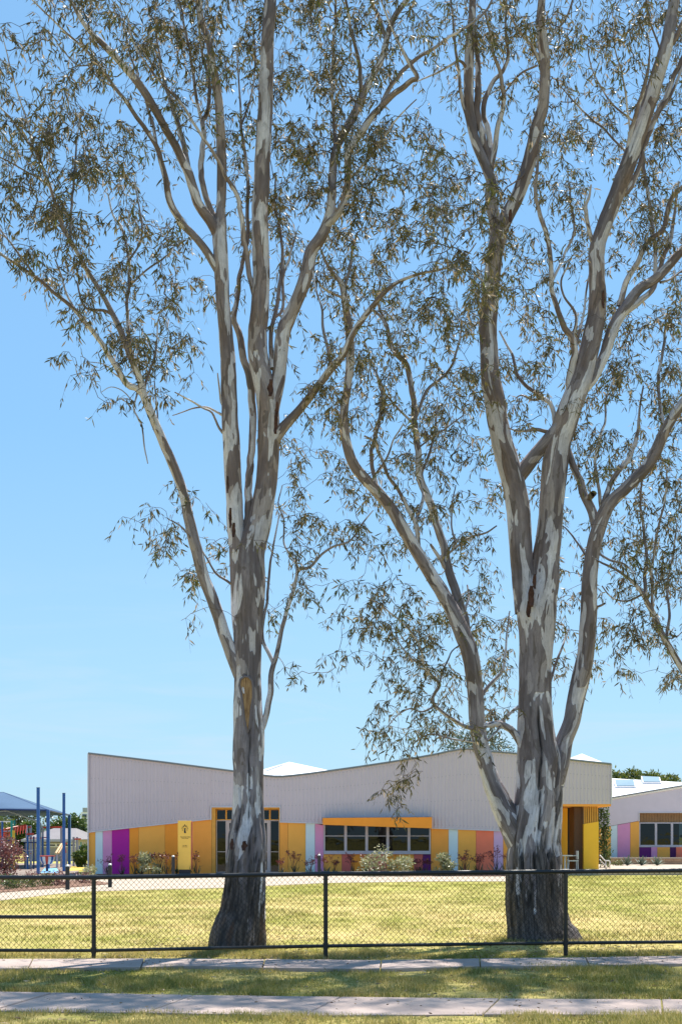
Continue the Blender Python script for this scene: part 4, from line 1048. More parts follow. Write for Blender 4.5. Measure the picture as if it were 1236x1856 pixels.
# ------------------------------------------------------------------ the gum trees
# limbs: key: (parent, depth change to the tip in metres, [(px, py, width px), ...])
A = {
 'T': (None, 0.0, [(428,1738,104),(429,1722,94),(432,1690,90),(440,1640,77),(446,1580,72),(449,1525,69),(451,1480,58),(451,1420,54),(451,1360,54),(450,1300,53),(449,1240,51),(449,1180,53),(450,1120,57),(452,1060,60),(455,1000,50),(470,950,42),(479,900,38),(484,850,38),(486,800,40),(486,765,40),(483,720,38),(476,690,36),(469,650,36),(467,600,34),(470,578,34),(473,510,32),(472,442,31),(471,374,30),(474,340,30),(476,289,29),(480,238,28),(482,170,27),(484,102,24),(488,34,22),(491,-40,20),(495,-150,16),(500,-280,12),(504,-420,7)]),
 '1': ('T', -.25, [(438,1110,36),(434,1050,33),(431,1000,30),(427,950,31),(425,900,30),(422,850,31),(419,800,31),(416,750,29),(415,700,28),(414,650,27),(409,600,25),(405,550,25),(402,500,26),(400,460,26),(398,430,26),(400,402,21),(401,374,17),(402,306,18),(400,238,17),(394,170,16),(386,119,15),(380,78,13),(365,30,10),(355,-60,8),(350,-170,5)]),
 '1a': ('1', -.9, [(397,430,20),(384,404,20),(360,367,18),(343,316,17),(323,272,15),(299,231,14),(272,180,15),(245,143,14),(204,98,12),(177,71,10),(153,41,8),(132,10,6),(110,-40,4),(96,-110,3)]),
 '1a2': ('1a', .5, [(343,312,9),(326,234,9),(316,204,8),(302,163,6),(294,130,5),(287,80,4),(280,30,3)]),
 '1a3': ('1', .6, [(398,410,14),(389,394,12),(370,346,11),(365,306,11),(369,255,10),(367,221,9),(377,204,8),(379,150,6),(368,102,5),(360,34,4),(352,-40,3)]),
 '1a4': ('1a3', .4, [(367,225,7),(356,170,6),(348,110,5),(335,50,4),(322,-20,3)]),
 '1c': ('1', -1.2, [(402,500,16),(387,476,15),(357,431,13),(326,397,13),(306,357,12),(296,306,10),(285,272,9),(272,248,8),(238,197,7),(211,160,6),(180,119,5),(146,81,4),(112,51,3.5),(78,17,3),(50,-10,2)]),
 '1c2': ('1c', .4, [(285,272,6),(279,231,6),(268,197,5),(251,136,4),(236,95,3),(226,40,2.5)]),
 '1c3': ('1c', -.3, [(211,160,4),(178,140,3),(160,118,2.5),(143,119,2.5),(120,98,2),(100,70,1.5)]),
 '1d': ('T', -.9, [(468,560,10),(455,510,9),(442,425,9),(432,357,8),(411,323,7),(391,282,6),(360,238,5),(330,190,4.5),(289,146,4),(265,115,3.5),(240,70,3),(231,30,2)]),
 '2b': ('T', .5, [(449,1000,18),(450,925,15),(453,874,14),(457,823,13),(458,772,13),(453,690,13),(440,653,13),(431,602,12),(424,578,10),(429,544,9),(436,500,8),(442,476,7),(449,425,7),(449,340,6),(445,289,6),(438,238,5),(437,204,4),(434,150,3),(430,90,2.5)]),
 '2b2': ('2b', .3, [(438,225,4),(452,190,3.5),(460,150,3),(462,90,2.5),(458,40,2)]),
 '3': ('T', .5, [(492,762,24),(497,730,24),(502,704,25),(508,653,27),(514,602,27),(524,578,26),(539,544,23),(557,493,24),(563,459,22),(584,425,21),(598,385,17),(602,350,16),(602,323,15),(609,272,15),(629,231,15),(653,187,14),(666,153,12),(690,109,11),(704,61,10),(717,27,10),(741,-5,9),(772,-50,7),(800,-110,5)]),
 '3a2': ('3', -.6, [(656,175,8),(649,112,7),(639,68,6),(629,10,5),(620,-50,3)]),
 '3a3': ('3', .6, [(607,275,7),(607,245,6.5),(603,190,6),(602,119,6),(607,51,5),(608,0,4),(612,-80,3)]),
 '3a4': ('3', .3, [(700,75,7),(690,40,6),(670,-10,5),(660,-80,4)]),
 '3b': ('3', -.7, [(584,425,14),(593,408,14),(608,391,13),(622,364,12),(629,323,12),(632,282,14),(646,251,14),(670,217,12),(690,194,11),(714,170,10),(748,147,9),(757,143,8),(741,112,7),(720,75,5.5),(705,40,4),(690,0,3)]),
 '3b2': ('3b', .5, [(690,194,8),(706,160,8),(731,126,7.5),(760,102,7),(783,89,6),(818,65,5),(856,42,4.5),(883,15,4),(900,-20,3)]),
 '3c': ('3b', -.3, [(629,325,7),(646,313,5),(680,272,4.5),(707,231,4),(728,205,3),(755,180,2)]),
 '4': ('T', -1.3, [(494,800,26),(512,777,20),(536,750,16),(553,730,15),(580,696,14),(600,669,14),(621,645,12),(634,618,12),(651,587,11),(673,557,10),(700,527,8),(724,510,6.5),(760,496,5),(800,488,4),(840,468,3),(862,440,2)]),
 '4b': ('4', .4, [(600,665,7),(594,628,6),(587,594,5),(583,560,4),(574,530,3.5),(566,490,2.5)]),
 '4c': ('4', -.3, [(672,558,5),(690,575,4.5),(702,600,4),(712,640,3)]),
 '5': ('T', -1.8, [(440,1235,26),(424,1196,24),(408,1153,22),(389,1095,22),(369,1044,21),(355,993,21),(343,942,19),(331,891,17),(312,840,17),(290,789,16),(270,738,15),(260,711,14),(256,690,13),(236,646,11),(219,599,11),(199,558,9),(178,520,8),(156,486,8),(136,448,7),(116,415,6.5),(102,370,6),(85,323,5.5),(68,279,5),(41,245,4),(17,211,3),(0,195,2.5),(-22,160,2)]),
 '5a': ('5', -.9, [(266,722,12),(248,703,12),(229,694,11),(202,649,9.5),(178,612,8.5),(148,575,8),(124,551,7),(102,533,6.5),(68,503,6),(34,482,5.5),(0,457,5),(-30,430,4),(-70,380,3)]),
 '5a2': ('5a', .3, [(62,497,4.5),(41,469,4),(20,440,3.5),(0,414,3),(-15,385,2.5)]),
 '5a3': ('5a', .3, [(140,568,4),(120,530,4),(112,500,3),(100,470,2.5)]),
 '5b2': ('5', .5, [(128,432,5),(129,397,5),(134,340,4.5),(138,290,4),(142,240,3),(150,200,2)]),
 '5b3': ('5', -.4, [(88,336,4),(70,322,3.5),(51,313,3),(14,292,2.5),(-10,280,2)]),
 '5b4': ('5', -.4, [(60,270,3.5),(50,220,3),(30,160,2.5),(14,100,2),(4,60,1.5)]),
 '5b5': ('5', .3, [(206,572,6),(190,563,5.5),(160,560,4.5),(148,545,4),(140,510,3)]),
 '5c': ('5', .7, [(258,700,8),(248,672,7),(239,636,6.5),(232,568,6),(234,500,5.5),(234,476,5),(224,418,4.5),(207,391,3.5),(196,350,2.5)]),
 '5c2': ('5c', .2, [(236,470,4),(255,438,4),(258,401,3.5),(251,367,3),(244,320,2)]),
 '5c3': ('5c', .3, [(236,518,3.5),(262,493,3.5),(299,466,3),(313,449,2)]),
 '5c4': ('5', .4, [(262,700,5),(280,650,4),(285,610,3),(290,570,2),(320,540,1.5)]),
 '5d': ('5', .1, [(286,768,3),(286,750,3),(283,720,2.5),(280,690,2)]),
 '5e': ('5', -.2, [(250,712,3.5),(246,725,3),(243,741,3),(252,760,3),(258,772,3),(262,806,2.8),(264,822,2.6),(268,840,2)]),
 '5f': ('5', -.2, [(246,735,2.5),(236,722,2),(222,708,1.8),(202,702,1.5),(184,712,1.2)]),
 '5g': ('5a', -.1, [(222,687,3),(206,676,2.6),(190,660,2),(165,656,1.4)]),
 '5h': ('5', -.5, [(352,985,4),(338,965,3),(322,950,2.5),(305,940,2)]),
 '5i': ('T', -.3, [(424,1062,5),(410,1052,4.5),(392,1040,4),(376,1012,3),(366,996,2.5)]),
 '6': ('T', -.3, [(468,1335,12),(480,1306,11),(484,1278,11),(489,1251,11),(492,1225,10),(497,1200,9),(503,1172,8),(512,1131,7.5),(526,1090,7),(536,1053,6.5),(541,1034,6),(563,1029,5),(583,1005,4.5),(604,991,4),(634,981,3.5),(658,947,3),(676,925,2)]),
 '6a': ('6', .3, [(538,1042,5),(538,1025,4.5),(532,1012,4),(515,985,3.5),(515,940,3),(505,916,2.5),(512,880,2)]),
 '6b': ('6', .4, [(496,1203,7),(488,1184,7),(478,1165,6.5),(475,1148,6),(479,1117,5.5),(485,1083,5),(490,1019,4),(500,968,3),(506,930,2)]),
 '6c': ('6', -.2, [(500,1186,1.8),(512,1200,1.5),(520,1218,1.2),(532,1232,1)]),
 '6d': ('6a', .2, [(536,1020,3),(545,1005,2.5),(543,985,2)]),
 '7a': ('1', -.5, [(408,788,6),(398,776,4.5),(384,748,4),(372,741,4),(350,728,3.4),(338,722,3),(317,711,2)]),
 '7b': ('1', -.3, [(406,754,5),(392,746,4),(374,738,3.5),(350,740,2.6),(313,753,1.6)]),
 '7c': ('1', -.2, [(408,742,5),(401,728,3.5),(397,697,3),(395,676,2)]),
 '8': ('T', .9, [(494,668,10),(491,612,8),(496,580,7.5),(503,550,7),(510,493,7),(513,459,6),(506,408,5),(498,370,4),(500,320,3)]),
 '8b': ('8', .3, [(498,575,6),(512,560,5.5),(514,500,5),(524,470,4),(534,430,3)]),
}
B = {
 'T': (None, 0.0, [(984,1722,150),(982,1706,130),(976,1680,110),(972,1640,102),(969,1590,97),(968,1560,94),(968,1530,90),(970,1500,88),(974,1460,84),(977,1420,82),(978,1380,80),(973,1340,68),(970,1280,61),(970,1220,59),(971,1160,63),(972,1103,70),(985,1050,54),(990,1000,48),(995,947,43),(1001,892,44),(1006,837,46),(1012,800,44),(1025,763,43),(1038,726,40),(1052,689,38),(1063,652,37),(1073,615,36),(1082,558,33),(1081,501,30),(1082,454,30),(1089,424,28),(1111,366,28),(1133,308,29),(1154,250,29),(1174,193,27),(1192,135,26),(1209,77,23),(1219,19,19),(1226,-30,17),(1240,-150,12),(1250,-270,7)]),
 '1': ('T', .3, [(956,1110,44),(950,1050,43),(945,1000,41),(940,929,42),(930,873,40),(920,837,40),(909,800,38),(901,763,38),(896,726,38),(889,689,35),(886,634,32),(884,590,31),(886,560,31),(889,520,30),(896,462,29),(902,424,30),(893,385,22),(888,350,20),(889,327,19),(875,289,18),(860,250,17),(850,200,19),(849,154,18),(850,96,17),(854,50,15),(856,0,12),(850,-80,10),(845,-210,5)]),
 '1a2': ('1', .3, [(889,310,12),(885,285,12),(875,250,12),(866,212,13),(866,166,12),(866,116,9),(861,73,7),(858,30,5),(866,-30,3)]),
 '1a3': ('1', .6, [(890,305,10),(887,266,10),(885,231,10),(875,208,9),(879,181,9),(893,150,8),(914,123,7),(920,89,6),(916,50,5),(918,0,4),(925,-60,3)]),
 '1a4': ('1', -.3, [(889,312,10),(895,270,10),(902,231,9),(912,181,8),(906,135,7),(895,100,5.5),(889,60,4.5),(878,20,3.5)]),
 '1a5': ('1', -.5, [(854,235,8),(840,190,7),(832,140,6),(826,90,5),(820,40,4),(816,-20,3)]),
 '1a6': ('1', -.6, [(850,130,6),(832,110,5),(805,125,4),(775,140,3),(756,148,2)]),
 '1b': ('1', -.5, [(904,418,26),(922,385,25),(941,347,24),(960,289,24),(972,231,22),(983,193,20),(987,135,18),(983,77,18),(979,38,15),(981,0,13),(985,-100,9),(990,-220,5)]),
 '1b2': ('1b', -.3, [(976,110,6),(965,85,5.5),(952,69,5),(937,50,4),(920,20,3)]),
 '1b3': ('1b', .4, [(974,118,4),(941,135,3.5),(915,168,3),(900,190,2)]),
 '1b4': ('1b', .4, [(986,90,6),(1005,60,5),(1028,30,4),(1040,-10,3)]),
 '1b5': ('1b', -.3, [(962,290,5),(952,310,4),(940,325,3),(915,341,2)]),
 '2b': ('1', -.1, [(935,870,26),(953,846,26),(975,818,24),(994,796,24),(1014,770,20)]),
 '2c': ('T', -.4, [(1000,785,8),(985,781,7),(972,778,6.5),(953,781,5),(935,781,3.5),(920,775,2)]),
 '3': ('T', .7, [(1052,715,16),(1070,690,18),(1093,648,19),(1107,600,21),(1130,560,20),(1157,524,18),(1191,500,17),(1214,477,16),(1236,454,15),(1290,410,12),(1350,340,8),(1390,270,5)]),
 '3b': ('3', .5, [(1118,575,14),(1140,560,13),(1160,545,11),(1184,520,9),(1200,470,8),(1214,430,7),(1222,380,5),(1228,330,4)]),
 '3d': ('3', -.4, [(1122,555,11),(1137,504,10),(1157,470,9.5),(1176,435,9),(1199,416,9),(1207,385,9),(1218,358,8),(1236,339,7),(1262,310,5),(1290,270,3)]),
 '3c': ('3', .6, [(1186,505,8),(1187,485,7.5),(1184,424,7),(1176,366,7),(1168,316,6),(1164,285,5),(1166,240,3)]),
 '3e': ('3b', .3, [(1196,512,5),(1214,506,4),(1236,490,3)]),
 '4': ('T', .7, [(1122,355,12),(1141,339,11),(1160,289,10),(1180,231,10),(1203,185,10),(1222,135,9),(1240,100,8),(1275,40,5),(1300,-30,3)]),
 '4b': ('4', .3, [(1196,200,6),(1215,175,5.5),(1236,120,5),(1245,70,4),(1250,20,3)]),
 '4c': ('T', -.3, [(1204,95,10),(1218,77,9.5),(1236,42,8),(1262,0,6),(1290,-60,3)]),
 '5': ('T', -.5, [(1135,300,9),(1141,246,8),(1155,195,7.5),(1168,150,7),(1176,100,3),(1172,60,2.5)]),
 '5a': ('5', -.3, [(1142,244,4),(1136,190,4),(1130,154,3.5),(1122,120,3),(1114,90,2.5),(1110,40,2)]),
 '5b': ('T', .5, [(1140,285,5),(1133,275,4.5),(1111,252,4),(1091,231,4),(1060,204,3.5),(1030,173,2.5),(1010,150,2)]),
 '5c': ('T', .5, [(1162,225,5),(1140,215,4),(1110,190,3.5),(1090,160,3),(1070,120,2.5),(1064,80,2)]),
 '5d': ('T', -.3, [(1194,128,5),(1196,90,4),(1180,50,3.5),(1172,10,3),(1165,-40,2)]),
 '6': ('T', -.6, [(1034,735,14),(1031,690,13),(1040,648,13),(1036,615,12),(1024,596,11),(1010,558,9.5),(999,520,8.5),(999,474,8.5),(991,431,8),(979,393,8),(968,347,6.5),(972,308,5.5),(976,270,4),(982,230,3)]),
 '6b': ('6', .3, [(1000,510,5),(1022,462,4.5),(1041,416,4),(1033,366,3.5),(1032,330,2.5)]),
 '6c': ('6', -.2, [(1036,612,6),(1044,585,5.5),(1042,565,5),(1022,539,4),(1016,510,3.5),(1030,480,3)]),
 '6f': ('6', .3, [(1040,640,6),(1050,600,5),(1058,560,4),(1062,520,3.5),(1072,480,2.5)]),
 '6d': ('T', -.2, [(1080,460,9),(1076,447,9),(1066,416,8),(1060,377,7.5),(1066,358,5),(1070,335,3)]),
 '6e': ('T', .5, [(1008,780,9),(1004,759,9),(998,733,8),(975,715,7.5),(953,700,7),(935,674,6),(928,645,5),(916,622,4),(905,600,3)]),
 '6g': ('6e', .2, [(985,722,4),(965,725,3.5),(945,716,3),(935,722,2)]),
 '7': ('T', -.5, [(1000,1420,46),(1014,1376,38),(1023,1340,31),(1035,1306,30),(1044,1264,31),(1053,1222,32),(1061,1180,29),(1066,1113,30),(1067,1058,29),(1073,1003,27),(1084,958,27),(1104,914,24),(1134,885,22),(1164,855,22),(1186,822,22),(1204,781,20),(1223,748,18),(1238,728,17),(1265,690,14),(1300,630,10),(1340,560,6)]),
 '7l': ('7', .5, [(1082,968,18),(1073,929,17),(1058,899,15),(1049,870,13),(1036,838,12),(1030,812,9),(1028,780,7),(1034,740,5)]),
 '7s': ('7l', -.3, [(1062,905,12),(1070,900,12),(1076,895,11)]),
 '7b': ('7', .4, [(1092,935,11),(1096,903,10.5),(1112,866,10),(1134,837,9),(1149,807,8),(1156,778,6),(1158,740,4),(1166,700,3)]),
 '7c': ('7', .2, [(1090,940,7),(1086,890,6),(1079,837,5.5),(1086,796,5),(1097,759,4),(1096,726,3.5),(1110,690,2.5)]),
 '7d': ('7', -.2, [(1082,1100,4.5),(1090,1097,4.5),(1095,1094,4)]),
 '7e': ('7', .4, [(1063,1010,4.5),(1050,990,4),(1036,972,3.5),(1022,955,2.5)]),
 '7f': ('7', -.3, [(1080,1000,4.5),(1105,1015,4.5),(1130,1022,4),(1150,1040,3)]),
 '7g': ('7', .5, [(1205,782,7),(1196,740,6.5),(1192,690,6),(1200,640,5),(1206,590,4)]),
 '8': ('T', -1.0, [(962,1560,58),(938,1515,52),(916,1475,42),(900,1440,36),(886,1405,30),(876,1370,29),(870,1348,28),(864,1306,28),(862,1264,28),(858,1222,29),(850,1180,30),(838,1150,30),(820,1105,27),(804,1077,26),(778,1036,24),(757,1003,23),(733,961,23),(706,917,21),(672,879,20),(645,849,19),(631,818,18),(624,781,17),(624,743,16),(631,696,15),(634,645,16),(633,601,15),(629,570,14),(625,544,13),(619,516,10),(605,496,7),(591,476,5),(580,450,3)]),
 '8a2': ('8', .4, [(622,525,8),(636,482,6),(640,450,5),(648,420,3.5)]),
 '8a3': ('8', -.3, [(622,540,5),(600,530,4.5),(584,520,4),(572,500,3)]),
 '8b': ('8', .5, [(856,1190,18),(846,1150,18),(832,1090,17),(815,1036,16),(803,990,15),(791,951,14),(774,900,14),(762,866,13),(757,815,11.5),(752,764,10.5),(747,713,10),(736,662,10),(719,642,10),(706,618,8),(702,594,6.5),(692,570,5),(684,540,4),(690,510,3)]),
 '8b2': ('8b', .3, [(752,762,6.5),(757,747,6),(774,706,6),(798,686,5),(820,659,4.5),(832,620,3.5),(838,580,2.5)]),
 '8b3': ('8b', -.3, [(752,775,5),(745,764,4.5),(723,743,4),(700,715,3.5),(689,706,3),(680,670,2.5)]),
 '8b4': ('8b', .3, [(762,862,5),(777,825,4.5),(787,791,4),(790,760,3),(792,720,2.5)]),
 '8b5': ('8b', -.2, [(758,812,3.5),(780,795,3),(810,775,2.6),(840,752,2)]),
 '8c': ('8', -.3, [(760,1005,9),(756,970,9),(752,944,8),(730,903,6.5),(706,866,6),(692,832,5),(676,800,4),(660,790,3)]),
 '8c2': ('8c', .3, [(752,948,6),(762,920,6),(767,900,5.5),(762,872,4)]),
 '8d': ('8', .3, [(684,890,8),(678,860,7.5),(672,818,7),(684,781,6),(692,713,5),(688,690,4),(676,665,3)]),
 '8d2': ('8d', -.2, [(680,860,4),(700,830,3.5),(712,800,3),(730,770,2.5)]),
 '8s': ('8b', -.2, [(808,1032,7),(796,1010,6.5),(788,998,6),(780,986,5)]),
 '8e': ('8b', -.4, [(806,1015,5),(813,1003,4.5),(835,985,4),(854,973,4),(880,966,3.5),(900,953,2.5)]),
 '8e2': ('8e', .2, [(818,999,3.5),(824,984,3.2),(817,950,3),(820,910,2.5),(826,880,2)]),
 '8f': ('8b', .4, [(838,1110,4),(850,1085,3.5),(846,1060,3)]),
 '9': ('T', -1.3, [(955,1365,16),(938,1340,14),(924,1321,13),(903,1312,12),(882,1314,10),(862,1320,8),(845,1318,7),(821,1304,6.5),(785,1275,6),(788,1256,6),(796,1242,6),(785,1226,5.5),(770,1211,5),(765,1180,4.5),(752,1154,4),(730,1128,3.5),(706,1110,3),(684,1092,2.5),(665,1082,1.8)]),
 '9a': ('9', .3, [(794,1246,4),(801,1222,3.5),(812,1195,3),(818,1180,2.5),(836,1166,2)]),
 '9b': ('9', -.3, [(790,1278,4),(765,1290,3.5),(742,1284,3),(720,1296,2.5),(702,1318,2)]),
 '9c': ('9', .4, [(860,1345,4),(835,1342,3.5),(806,1337,3),(780,1330,2.6),(752,1345,2.2),(744,1368,1.8),(733,1392,1.5),(730,1412,1.2)]),
 '9d': ('9', .2, [(770,1205,4),(748,1196,3.5),(726,1170,3),(716,1140,2.5)]),
 '10': ('8', .6, [(868,1270,7),(876,1256,7),(890,1238,6.5),(909,1216,6),(914,1190,4.5),(918,1150,3.5),(924,1108,2.5)]),
 '10b': ('T', -.3, [(950,1275,6),(934,1284,5.5),(915,1302,5),(900,1325,4),(882,1342,3)]),
 '10c': ('T', .6, [(995,1240,5),(1008,1200,4.5),(1020,1170,3.5),(1030,1140,2.5)]),
}
C = {
 'T': (None, 0.0, [(1440,1720,95),(1438,1690,80),(1430,1600,66),(1424,1500,60),(1420,1400,56),(1426,1280,52),(1432,1150,48),(1440,1000,42),(1450,850,36),(1462,700,30),(1470,550,24),(1480,400,18),(1490,200,10)]),
 '1': ('T', -.6, [(1420,1480,30),(1392,1440,26),(1350,1390,22),(1310,1335,19),(1280,1285,16),(1256,1243,14),(1236,1211,12.5),(1202,1154,11),(1187,1118,10),(1174,1095,9),(1166,1080,8),(1150,1058,6.5),(1135,1046,5.5),(1112,1030,4.5),(1089,1020,3.5),(1072,1008,2.5)]),
 '1a': ('1', .3, [(1170,1090,8),(1169,1055,7),(1169,1026,6.5),(1171,1003,6),(1164,947,5.5),(1160,912,4.5),(1164,870,3.5),(1172,830,2.5)]),
 '1b': ('1', -.4, [(1182,1112,6),(1180,1060,5.5),(1184,1010,5),(1192,960,4.5),(1204,900,3.5),(1208,850,2.5)]),
 '1c': ('1', .2, [(1206,1160,6),(1212,1110,5),(1208,1060,4),(1220,1000,3.5),(1226,950,2.5)]),
 '1d': ('1', -.2, [(1162,1078,4),(1135,1090,3.5),(1110,1084,3),(1090,1062,2.4)]),
 '2': ('T', -.3, [(1436,1050,20),(1400,980,16),(1350,920,12),(1300,860,9),(1260,800,6),(1235,760,4)]),
 '3': ('T', .6, [(1450,850,18),(1500,780,14),(1560,700,10),(1610,600,6)]),
 '4': ('T', -.5, [(1465,650,14),(1420,560,11),(1370,480,8),(1330,380,5)]),
}
def catmull(P, step):
    P = np.asarray(P, float)
    P = np.vstack([2 * P[0] - P[1], P, 2 * P[-1] - P[-2]]); out = []
    for i in range(1, len(P) - 2):
        p0, p1, p2, p3 = P[i-1], P[i], P[i+1], P[i+2]
        n = max(2, int(np.linalg.norm(p2[:3] - p1[:3]) / step))
        t = np.linspace(0, 1, n, endpoint=False)[:, None]
        out.append(.5 * (2*p1 + (p2-p0)*t + (2*p0-5*p1+4*p2-p3)*t*t + (3*p1-p0-3*p2+p3)*t**3))
    out.append(P[-2][None]); return np.vstack(out)
def frames(P):
    T = np.gradient(P, axis=0); T /= np.linalg.norm(T, axis=1, keepdims=True) + 1e-12
    U = np.zeros_like(P); u = np.array([0, -1.0, 0])
    for i in range(len(P)):
        u = u - T[i] * u.dot(T[i]); u /= np.linalg.norm(u) + 1e-12; U[i] = u
    return T, U, np.cross(T, U)
def limb_mesh(P, r, n, soff, flare=0.0, rough_h=0.0, cracks=(), seed=0, rightrough=False):
    T, U, W = frames(P)
    th = np.linspace(0, 2 * np.pi, n, endpoint=False)
    s = np.concatenate([[0], np.cumsum(np.linalg.norm(np.diff(P, axis=0), axis=1))])
    ct, st = np.cos(th)[None, :], np.sin(th)[None, :]
    R = np.repeat(r[:, None], n, 1)
    sg = np.repeat(s[:, None], n, 1); hz = np.repeat(P[:, 2][:, None], n, 1)
    co = np.stack([np.repeat(ct, len(P), 0), np.repeat(st, len(P), 0), sg], -1)
    # irregular cross section, swellings, bark relief
    q = co.reshape(-1, 3)
    d = vnoise(q * [1.2, 1.2, .9] + [soff, 0, 0], 3) * .07 + vnoise(q * [2.2, 2.2, 2.2] + [0, soff, 0], 4) * .035
    R2 = R * (1 + d.reshape(R.shape))
    rough = np.zeros_like(R); crack = np.zeros_like(R)
    if rough_h > 0:
        edge = rough_h * (1 + .45 * vnoise(np.stack([q[:, 0] * 1.5, q[:, 1] * 1.5, q[:, 2] * .4], 1), 7).reshape(R.shape))
        if rightrough:   # one flank keeps its rough bark higher up
            edge = edge + 2.0 * np.clip(np.sin(th - math.radians(20)), 0, 1)[None, :] ** 6
        rough = np.clip(1.12 - hz / (edge * 1.55), 0, 1)
        ridge = 1 - np.abs(vnoise(np.stack([q[:, 0] * 5.5, q[:, 1] * 5.5, q[:, 2] * 1.1], 1), 9)) * 2
        ridge2 = 1 - np.abs(vnoise(np.stack([q[:, 0] * 12, q[:, 1] * 12, q[:, 2] * 3.0], 1), 10)) * 2
        R2 = R2 + (ridge.reshape(R.shape) * .024 + ridge2.reshape(R.shape) * .012) * rough
        # buttress roots
        lob = np.cos(3 * th + 1.0) * .5 + np.cos(5 * th + 2.2) * .35
        R2 = R2 * (1 + flare * np.exp(-np.maximum(hz, 0) / .28) * lob[None, :])
        # fluting lower down
        R2 = R2 * (1 + .035 * np.exp(-np.maximum(hz, 0) / 2.0) * np.cos(4 * th + .6 + .3 * np.sin(sg * .9)))
        for (thc, h0, h1, wd, dp) in cracks:
            c_ = math.radians(thc) + .10 * np.sin(sg * 2.1 + thc) + .05 * np.sin(sg * 6.3)
            dd = np.abs((th[None, :] - c_ + np.pi) % (2 * np.pi) - np.pi) * R
            k = np.exp(-(dd / wd) ** 2) * np.clip((hz - h0) / .3, 0, 1) * np.clip((h1 - hz) / .5, 0, 1)
            R2 = R2 - dp * k; crack = np.maximum(crack, np.clip(k * 1.7 - .55, 0, 1))
    V = P[:, None, :] + R2[..., None] * (ct[..., None] * U[:, None, :] + st[..., None] * W[:, None, :])
    i0 = (np.arange(len(P) - 1)[:, None] * n + np.arange(n)[None, :]).ravel()
    i1 = (np.arange(len(P) - 1)[:, None] * n + (np.arange(n)[None, :] + 1) % n).ravel()
    Q = np.stack([i0, i1, i1 + n, i0 + n], 1)
    Rm = np.maximum(R, .03)
    bk = np.stack([ct * Rm + soff * 1.7, st * Rm, sg + soff * 3.1], -1)
    me = mesh_np('limb', V.reshape(-1, 3), Q, {'rough': rough, 'crack': crack, 'hgt': hz}, {'bk': bk.reshape(-1, 3)})
    return me

NET_P, NET_R, NET_T, NET_PX, NET_W = [], [], [], [], []     # skeleton for the twigs
THICK = []                                                  # (px, py, width, depth) of stout stems
def gum(name, label, data, Y0, tid, cracks, rough_h, group=None, rightrough=False):
    t0 = data['T'][2][0]
    root = empty(name, (gx(data['T'][2][1][0], Y0), Y0, 0)); tag(root, label, 'tree', group)
    curves = {}
    for k_i, (key, (par, dz, pts_)) in enumerate(data.items()):
        px = np.array([[a, b] for a, b, _ in pts_], float); w = np.array([c for _, _, c in pts_], float)
        seg = np.concatenate([[0], np.cumsum(np.linalg.norm(np.diff(px, axis=0), axis=1))]); u = seg / seg[-1]
        if par is None: d0 = Y0
        else:
            pp, pd = curves[par]; i = np.argmin(((pp - px[0]) ** 2).sum(1)); d0 = pd[i]
        dep = d0 + dz * np.clip(u, 0, 1) ** 1.2
        curv = catmull(np.column_stack([px, w, dep]), 3.0)
        curves[key] = (curv[:, :2], curv[:, 3])
        P3 = np.array([[*at(a, b, d)] for a, b, _, d in np.column_stack([px, w, dep])])
        r3 = w * dep / F / 2
        thick = w.max()
        step = .05 if key == 'T' else (.06 if thick > 14 else .05)
        S4 = catmull(np.column_stack([P3, r3]), step)
        P, r = S4[:, :3], np.maximum(S4[:, 3], .003)
        # natural wobble on thinner wood
        s_ = np.linspace(0, 1, len(P)) * len(P) * step
        amp = (np.minimum(.016, .3 * r + .004) if thick < 26 else .006)
        env = np.clip(np.arange(len(P)) / 8, 0, 1)
        for ax in (0, 1, 2):
            P[:, ax] += amp * env * (vnoise(np.stack([s_ * 3.2, s_ * 0 + ax * 7.3, s_ * 0 + k_i * 3.7 + tid * 50], 1), 21) + .6 * vnoise(np.stack([s_ * 8, s_ * 0 + ax * 5.1, s_ * 0 + k_i], 1), 22))
        n = 72 if key == 'T' else (28 if thick > 20 else (16 if thick > 9 else 8))
        me = limb_mesh(P, r, n, k_i * 1.37 + tid * 11, .10 if key == 'T' else 0, rough_h if key == 'T' else 0, cracks if key == 'T' else (), k_i, rightrough)
        link('trunk' if key == 'T' else ('limb' if thick >= 10 else 'branch'), me, M_BARK, root, True)
        ok = np.arange(0, len(P), 2)
        for i in ok:
            NET_P.append(P[i]); NET_R.append(r[i]); NET_T.append(tid)
            x_ = CX + P[i, 0] / P[i, 1] * F; y_ = HY - (P[i, 2] - EYE) / P[i, 1] * F
            NET_PX.append((x_, y_))
            if r[i] > .07 and y_ < 1300: THICK.append((x_, y_, r[i] * F / P[i, 1], P[i, 1]))
    return root
treeA = gum('gum_tree', 'slender tall gum with dark flared base and brown knot scar, its trunk before the entrance', A, 18.75, 0,
            [(2, 1.7, 4.4, .012, .05), (-35, .3, 2.6, .014, .05), (30, .4, 2.3, .012, .04), (62, .2, 2.6, .012, .05), (-70, .2, 2.2, .013, .05), (15, 1.2, 2.2, .008, .03)], 1.75)
treeB = gum('gum_tree', 'stout multi-stemmed gum forking low into three limbs before the school porch', B, 20.3, 1,
            [(-1, 1.5, 4.0, .022, .07), (50, .2, 3.4, .02, .07), (68, .2, 3.9, .02, .06), (-40, .2, 2.0, .02, .06), (-15, .2, 1.9, .016, .05), (25, .2, 2.0, .018, .06), (-65, .1, 1.7, .02, .05)], 1.8, rightrough=True)
treeC = gum('gum_tree', 'gum tree past the fence end reaching a drooping leafy branch towards the stout gum', C, 20.6, 2, [(0, .3, 2.5, .02, .05)], 1.2)

